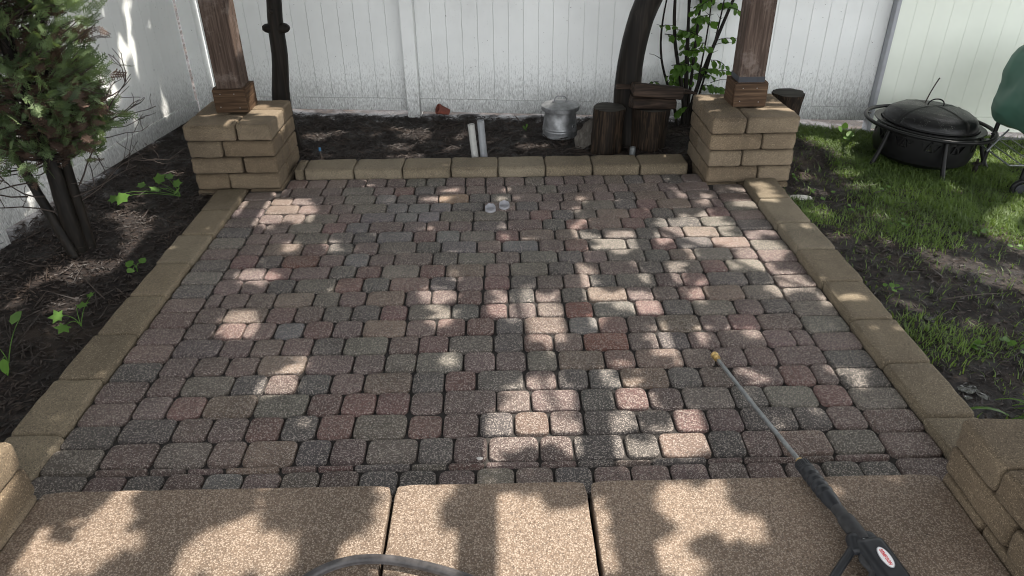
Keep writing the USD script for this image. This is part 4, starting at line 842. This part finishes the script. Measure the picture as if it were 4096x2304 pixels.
body = hull([((.0, .024 * sign, .0), .017), ((.0, -.022 * sign, .0), .017), ((.03, .036 * sign, .0), .013), ((.035, -.030 * sign, .0), .017)]) + hull([((.028, -.030 * sign, .004), .0195), ((.150, -.030 * sign, .004), .0215), ((.028, .012 * sign, .004), .0195), ((.150, .008 * sign, .004), .0215), ((.165, -.020 * sign, .002), .020)])
body = body + hull([((.15, -.01 * sign, .002), .021), ((.22, -.005 * sign, .0), .018), ((.25, .03 * sign, -.004), .016), ((.17, .03 * sign, .0), .016)])
bv, bf = arr(body.refine_to_length(.008)); bm_ = trimesh.Trimesh(bv, bf); trimesh.smoothing.filter_taubin(bm_, iterations=6)
ms('gun_body', bl((np.array(bm_.vertices), np.array(bm_.faces))), M['blackplastic'], wand, smooth=True)
gpath = [(.006, .015 * sign, .0), (.030, .045 * sign, -.003), (.058, .082 * sign, -.005), (.088, .122 * sign, -.008), (.108, .140 * sign, -.009), (.135, .138 * sign, -.010), (.18, .112 * sign, -.010), (.25, .06 * sign, -.010)]
gp = spline(gpath, 34); gv_, gf_ = tube(gp, .0112, 14); gv_[:, 2] *= 1.0
ms('trigger_guard', bl((gv_, gf_)), M['blackplastic'], wand, smooth=True)
tp = spline([(.050, .024 * sign, .0), (.075, .032 * sign, .002), (.100, .030 * sign, .002), (.118, .050 * sign, .0), (.150, .082 * sign, -.002)], 20)
ms('trigger', bl(tube(tp, np.linspace(.010, .0065, 20), 10)), M['greyplastic'], wand, smooth=True)
def ovald(rx, ry, z, h=.0012):
    a = np.arange(40) * 2 * np.pi / 40; p = np.stack([rx * np.cos(a), ry * np.sin(a)], -1)
    v = np.vstack([np.c_[p, np.zeros(40)], np.c_[p, np.full(40, h)], [[0, 0, h]]]); f = []
    for j in range(40):
        b = (j + 1) % 40; f += [[j, b, b + 40], [j, b + 40, j + 40], [40 + j, 40 + b, 80]]
    return v + [0, 0, z], np.array(f)
OC = np.array([.080, -.012 * sign, .0252])
logo = xf('logo_badge', parent=wand)
ms('badge_edge', bl(move(ovald(.0315, .0150, 0, .0010), OC)), M['greyprint'], logo, smooth=False)
ms('badge_face', bl(move(ovald(.0295, .0132, 0, .0014), OC)), M['white'], logo, smooth=False)
tx = meshkit.text_mesh('SIMPSON', .0088, .0006, True); tx.apply_translation([-tx.bounds.mean(0)[0], -tx.bounds.mean(0)[1], 0])
tv_ = np.array(tx.vertices); tv_[:, 0] *= .046 / np.ptp(tv_[:, 0])
tvl = np.c_[tv_[:, 0], tv_[:, 1], tv_[:, 2]]
ms('badge_lettering', bl(move((tvl, np.array(tx.faces)), OC + [0, 0, .0015])), M['red'], logo, smooth=False)
stk = xf('sticker', parent=wand)
SC = np.array([.020, -.004 * sign, .0172])
ms('sticker_face', bl(move(rot(rbox(.011, .024, .0014, .0005, 1), [0, 0, 1], .12 * sign), SC)), M['white'], stk, smooth=40)
for k, (dx, dy) in enumerate(((-.0025, -.004), (-.0025, .0), (-.0025, .004), (.0015, -.002), (.0015, .003))):
    ms('sticker_print', bl(move(rbox(.0022, .0024, .0006, .0002, 1), SC + [dx, dy, .0008])), M['greyprint'], stk, smooth=False)
for p in ((.036, .026 * sign, .011), (.150, -.012 * sign, .0255), (.168, -.034 * sign, .019)):
    ms('screw', bl(move(arr(trimesh.creation.cylinder(.0035, .003, sections=14)), p)), M['iron'], wand, smooth=40)

# ------------------------------------------------------------------ hose
hp_ = [(-.64, -.80, .090), (-.56, -.62, .092), (-.468, -.500, .094), (-.402, -.460, .094), (-.317, -.446, .094), (-.196, -.466, .094), (-.075, -.508, .094), (.06, -.58, .092), (.22, -.70, .090)]
ms('hose', tube(spline(hp_, 70), .0125, 16), M['hose'], smooth=True, label='scuffed black rubber hose curving across the step slabs at the bottom', category='hose')

# ------------------------------------------------------------------ ground cover
RG = np.random.default_rng(55)
def slivers(n, xr, yr, keep, lmin, lmax, w, zoff=.004):
    x, y = RG.uniform(*xr, n), RG.uniform(*yr, n); k = keep(x, y); x, y = x[k], y[k]; n = len(x)
    z = ground_z(x, y) + zoff; L = RG.uniform(lmin, lmax, n); a = RG.uniform(0, 2 * np.pi, n); tl = RG.normal(0, .28, n); ww = RG.uniform(.5, 1.4, n) * w
    d = np.stack([np.cos(a) * np.cos(tl), np.sin(a) * np.cos(tl), np.sin(tl)], -1); s_ = np.stack([-np.sin(a), np.cos(a), RG.normal(0, .3, n)], -1); up_ = np.cross(d, s_)
    c = np.stack([x, y, z], -1); L, ww = L[:, None], ww[:, None]
    v = np.stack([c - d * L / 2, c - s_ * ww + up_ * ww * .4, c + s_ * ww + up_ * ww * .4, c + d * L / 2, c + up_ * ww * 1.4], 1).reshape(-1, 3)
    f = np.array([[0, 1, 4], [0, 4, 2], [1, 3, 4], [4, 3, 2]])
    return v, (f[None] + (np.arange(n) * 5)[:, None, None]).reshape(-1, 3)
inpatio = lambda x, y: (np.abs(x) < 1.64) & (y < 2.63)
fence_ok = lambda x, y: ((y - FA[1]) + .0987 * (x - FA[0]) < -.03) & (x > -2.62 + .0987 * (y - .3))
leftbed = lambda x, y: ~inpatio(x, y) & fence_ok(x, y) & (x < 2.3) & ((x < 1.6) | (RG.random(len(x)) < .35))
m1 = slivers(42000, (-2.9, 2.4), (-.2, 3.9), leftbed, .015, .06, .0042)
m2 = slivers(3000, (-2.9, 2.4), (-.2, 3.9), leftbed, .06, .22, .0034, .013)
ms('mulch', cat([m1, m2]), M['mulch'], smooth=False, kind='stuff', label='dark brown mulch chips scattered over the planting beds')
m3 = slivers(9000, (1.62, 4.2), (-.2, 3.6), lambda x, y: fence_ok(x, y), .015, .06, .0026)
ms('lawn_litter', m3, M['mulch'], smooth=False, kind='stuff', label='dead stems and thatch lying in the thin lawn')
# grass
def dens(x, y):
    p = np.stack([x * 1.6, y * 1.6, np.zeros_like(x)], -1)
    return meshkit.fbm(p, 3, 17)
n = 330000
x, y = RG.uniform(1.62, 4.6, n), RG.uniform(-.6, 3.55, n)
de = dens(x, y); lush = np.clip((x - 1.95) / .55, 0, 1) * np.clip((y - .6) / 1.2, .25, 1)
pk = np.clip((de - .56 + .45 * lush) * 3.2, .03, 1)
pk = np.where(y > 2.95 - .1 * (x - 2), pk * .8, pk)
keep = (RG.random(n) < pk) & fence_ok(x, y) & ~((x < 1.78) & (y > 2.2)) & ~((np.abs(x - 1.72) < .10) & (np.abs(y - .33) < .10))
x, y, de = x[keep], y[keep], de[keep]; n = len(x); z = ground_z(x, y) - .004
h = RG.uniform(.014, .044, n) * (1.0 + .5 * (RG.random(n) < .12)); a = RG.uniform(0, 2 * np.pi, n); be = RG.uniform(.25, 1.3, n); wd = RG.uniform(.0014, .0028, n)
d = np.stack([np.cos(a), np.sin(a), np.zeros(n)], -1); s_ = np.stack([-np.sin(a), np.cos(a), np.zeros(n)], -1); c = np.stack([x, y, z], -1); up_ = np.array([0, 0, 1.0])
H, BE, WD = h[:, None], be[:, None], wd[:, None]
p1 = c + up_ * H * .55 + d * H * BE * .25; p2 = c + up_ * H * (1.0 - .3 * BE * .6) + d * H * BE * .9
gvv = np.stack([c - s_ * WD, c + s_ * WD, p1 - s_ * WD * .85, p1 + s_ * WD * .85, p2], 1).reshape(-1, 3)
gff = (np.array([[0, 1, 3], [0, 3, 2], [2, 3, 4]])[None] + (np.arange(n) * 5)[:, None, None]).reshape(-1, 3)
ms('lawn_grass', (gvv, gff), M['grass'], smooth=False, kind='stuff', label='thin patchy green grass on the lawn to the right')
# loose sticks
for k, (a, b, r, lb) in enumerate((((.03, 2.86, .02), (-.06, 2.70, .015), .0042, 'dark forked twig lying beside the grey conduit pipe'), ((-1.95, .62, .04), (-2.35, 1.15, .05), .004, 'long thin twig on the mulch at the far left'), ((-1.72, 1.05, .0), (-2.0, 1.35, .03), .003, 'pale twig lying at the foot of the cedar'),
        ((1.95, .95, -.02), (2.25, 1.0, -.025), .003, 'dark twig in the bare part of the lawn'), ((-.42, 2.78, .012), (-.18, 2.74, .012), .0035, 'twig lying left of the two conduit pipes'), ((-1.1, 3.3, .01), (-1.02, 3.0, .01), .004, 'twig on the mulch behind the left rear pier'), ((-1.98, 2.9, .05), (-1.62, 3.35, .02), .0045, 'long dark stick near the fence corner'))):
    a, b = np.array(a), np.array(b); m_ = (a + b) / 2 + [RG.normal(0, .03), RG.normal(0, .03), .012]
    ms('stick', trunk([a, m_, b], [r, r * .85, r * .5], 14, 6, .001, 40., k), M['twig'], smooth=True, label=lb, category='stick')
for k in range(10): pass
# pale stone, bits, puddles
v, f = arr(trimesh.creation.icosphere(3, 1.0)); v = v * [.075, .038, .012] * (1 + (meshkit.fbm(v * 2.2, 3, 4) - .5) * .8)[:, None]
ms('flat_stone', (v + [1.735, 2.085, -.030], f), M['palestone'], smooth=True, label='pale flat stone on bare soil beside the right edging', category='stone')
v, f = arr(trimesh.creation.icosphere(2, 1.0)); v = v * [.010, .006, .004] * (1 + (meshkit.fbm(v * 2.2, 3, 8) - .5) * .8)[:, None]
ms('pebble', (v + [-.047, .004, .006], f), M['palestone'], smooth=True, label='tiny white pebble on the pavers near the step', category='pebble')
def blob(cx, cy, rx, ry, z, seed, n=40):
    a = np.arange(n) * 2 * np.pi / n; r = 1 + .45 * (meshkit.fbm(np.stack([np.cos(a) * 1.3 + seed, np.sin(a) * 1.3, a * 0], -1), 3, seed) - .5) * 2
    p = np.stack([cx + rx * r * np.cos(a), cy + ry * r * np.sin(a), np.full(n, z)], -1)
    return np.vstack([p, [[cx, cy, z]]]), np.array([[j, (j + 1) % n, n] for j in range(n)])
_pz = float(ground_z(1.722, .325)) + .010
ms('puddle', cat([blob(1.715, .335, .034, .024, _pz, 3), blob(1.752, .305, .020, .026, _pz + .001, 6), blob(1.695, .292, .015, .012, _pz, 9), blob(1.742, .350, .012, .010, _pz, 12)]), M['puddle'], smooth=False, kind='structure', label='small puddle in the mud beside the right edging')
ms('puddle', blob(1.83, .82, .022, .03, float(ground_z(1.83, .82)) + .012, 5), M['puddle'], smooth=False, kind='structure', label='tiny puddle in the bare lawn')
# broad leaves
def lobed(c, d, nrm, L, lobes=5, deep=.42):
    d = unit(d); s_ = unit(np.cross(nrm, d)); n_ = np.cross(d, s_); pts = [(0.0, 0.0)]
    m = lobes * 2 + 1
    for k in range(m):
        a = math.radians(-150 + 300 * k / (m - 1)); r = 1.0 if k % 2 else (1 - deep)
        r *= .62 + .38 * math.cos(a * .5) ** 2
        pts.append((math.sin(a) * r * .62, .30 + math.cos(a) * r * .62))
    pts = np.array(pts); v = c + L * (pts[:, :1] * s_ + pts[:, 1:2] * d) + n_ * (L * .10 * (np.abs(pts[:, :1]) - .3 * pts[:, 1:2] ** 2))
    ctr = c + d * L * .30
    v = np.vstack([v, ctr]); k = len(v) - 1
    f = [[k, j, j + 1] for j in range(0, k - 1)] + [[k, k - 1, 0]]
    return v, np.array(f)
def seedling(name, label, cat_, base, leaves, m='vineleaf', lobes=5, deep=.45):
    t = xf(name, label, cat_); b = np.array(base, float)
    for (p, d, L) in leaves:
        L = L * 1.12
        p = np.array(p, float); mid = (b + p) / 2 + [0, 0, .02]
        ms('stem', tube(spline([b, mid, p], 10), np.linspace(.0022, .0014, 10), 5), M['vineleaf'], t, smooth=True)
        nrm = unit(np.array([RG.normal(0, .25), -.55, .8]))
        ms('leaf', lobed(p, np.array(d, float), nrm, L, lobes, deep), M[m], t, smooth=True)
seedling('grape_vine', 'bright green vine shoot with lobed leaves on the soil behind the left edging', 'vine', (-1.80, 2.16, .01),
         [((-2.06, 2.08, .07), (-.2, -.6, -.35), .085), ((-2.10, 2.06, .05), (-1, -.3, -.2), .055), ((-1.99, 2.16, .07), (-.5, .3, .2), .05), ((-1.93, 2.18, .09), (.3, .2, .2), .07), ((-1.90, 2.14, .07), (-.2, -.6, .1), .06), ((-1.83, 2.17, .08), (.8, .1, .1), .055), ((-1.80, 2.13, .06), (.4, -.6, .1), .05), ((-1.86, 2.20, .10), (0, .6, .3), .05)], lobes=5, deep=.34)
seedling('maple_seedling', 'green maple seedling with pointed leaves on the soil left of the edging', 'seedling', (-1.735, .86, -.02),
         [((-1.79, .86, .035), (-1, -.25, 0), .062), ((-1.755, .90, .045), (.5, .5, .1), .055), ((-1.75, .80, .03), (-.1, -1, -.1), .060), ((-1.735, .98, .05), (-.2, .7, .2), .035)])
seedling('vine_seedling', 'small curling green vine at the left frame edge beside the mulch', 'vine', (-1.87, .58, .0),
         [((-1.90, .60, .06), (-.4, .3, -.4), .07), ((-1.86, .55, .04), (.2, -.4, -.7), .065), ((-1.93, .80, .06), (-.6, .3, 0), .06)], lobes=3, deep=.2)
seedling('weed_seedling', 'yellow-green weed seedling by the fence beside the fire pit', 'weed', (2.36, 3.00, -.03),
         [((2.37, 2.99, .04), (.5, -.4, -.1), .05), ((2.34, 3.0, .05), (-.4, 0, .4), .045), ((2.36, 2.98, .02), (.2, -.7, -.1), .045), ((2.35, 3.0, .07), (.1, 0, 1), .04)], lobes=3, deep=.1)
seedling('weed_seedling', 'low weed beside the back edging near the fence, with narrow leaves', 'weed', (.215, 3.25, 0), [((.215, 3.25, .03), (.3, -.3, .6), .03), ((.21, 3.25, .02), (-.4, -.3, .4), .03)], lobes=3, deep=.1)
seedling('ground_weed', 'low pale weed at the foot of the left edging', 'weed', (-1.70, 1.33, -.02), [((-1.72, 1.34, .01), (-.5, .2, .1), .04), ((-1.69, 1.36, .01), (.2, .5, .2), .035), ((-1.70, 1.30, .01), (-.2, -.5, 0), .035)], lobes=3, deep=.15)
wl = []
for k, (x_, y_) in enumerate(((1.80, 1.05), (2.15, 1.75), (2.55, 1.62), (2.60, 1.45), (1.90, .62), (2.05, .60), (1.98, 1.95), (2.3, 2.2), (1.88, 2.1), (1.80, 2.35), (2.1, .55))):
    for j in range(5):
        a = RG.uniform(0, 6.28); p = np.array([x_ + RG.normal(0, .025), y_ + RG.normal(0, .025), float(ground_z(x_, y_)) + RG.uniform(.015, .035)])
        wl.append(lobed(p, [math.cos(a), math.sin(a), .2], unit([RG.normal(0, .3), -.3, 1]), RG.uniform(.02, .034), 3, .12))
ms('lawn_weeds', cat(wl), M['shrubleaf'], smooth=False, kind='stuff', label='small broad-leaved weeds dotted through the lawn')
lily = xf('daylily', 'clump of long arching green leaves behind the right front stone pier', 'plant')
for k in range(22):
    b = np.array([1.93 + RG.normal(0, .05), .13 + RG.normal(0, .04), -.05]); a = RG.uniform(1.2, 3.9) if k < 16 else RG.uniform(0, 6.28); L = RG.uniform(.18, .32)
    pts = [b]; dz = RG.uniform(.7, 1.2)
    for j in range(7):
        u_ = (j + 1) / 7; pts.append(b + np.array([math.cos(a) * L * u_, math.sin(a) * L * u_ * .7, L * (dz * u_ - dz * .85 * u_ ** 2 * 1.15)]))
    pts = np.array(pts); sd = np.array([-math.sin(a), math.cos(a), 0]) * .0075; w_ = np.array([.6, 1, 1, .95, .85, .65, .4, .05])[:, None]
    v = np.vstack([pts - sd * w_, pts + [0, 0, -.003], pts + sd * w_]); f = []
    for j in range(7):
        for q in (0, 8): f += [[q + j, q + 8 + j, q + 9 + j], [q + j, q + 9 + j, q + j + 1]]
    ms('blade', (v, np.array(f)), M['shrubleaf'], lily, smooth=True)
ms('broad_leaf', lobed(np.array([1.90, .20, .06]), [-.2, -.5, -.1], unit([0, -.4, 1]), .10, 3, .08), M['shrubleaf'], lily, smooth=True)
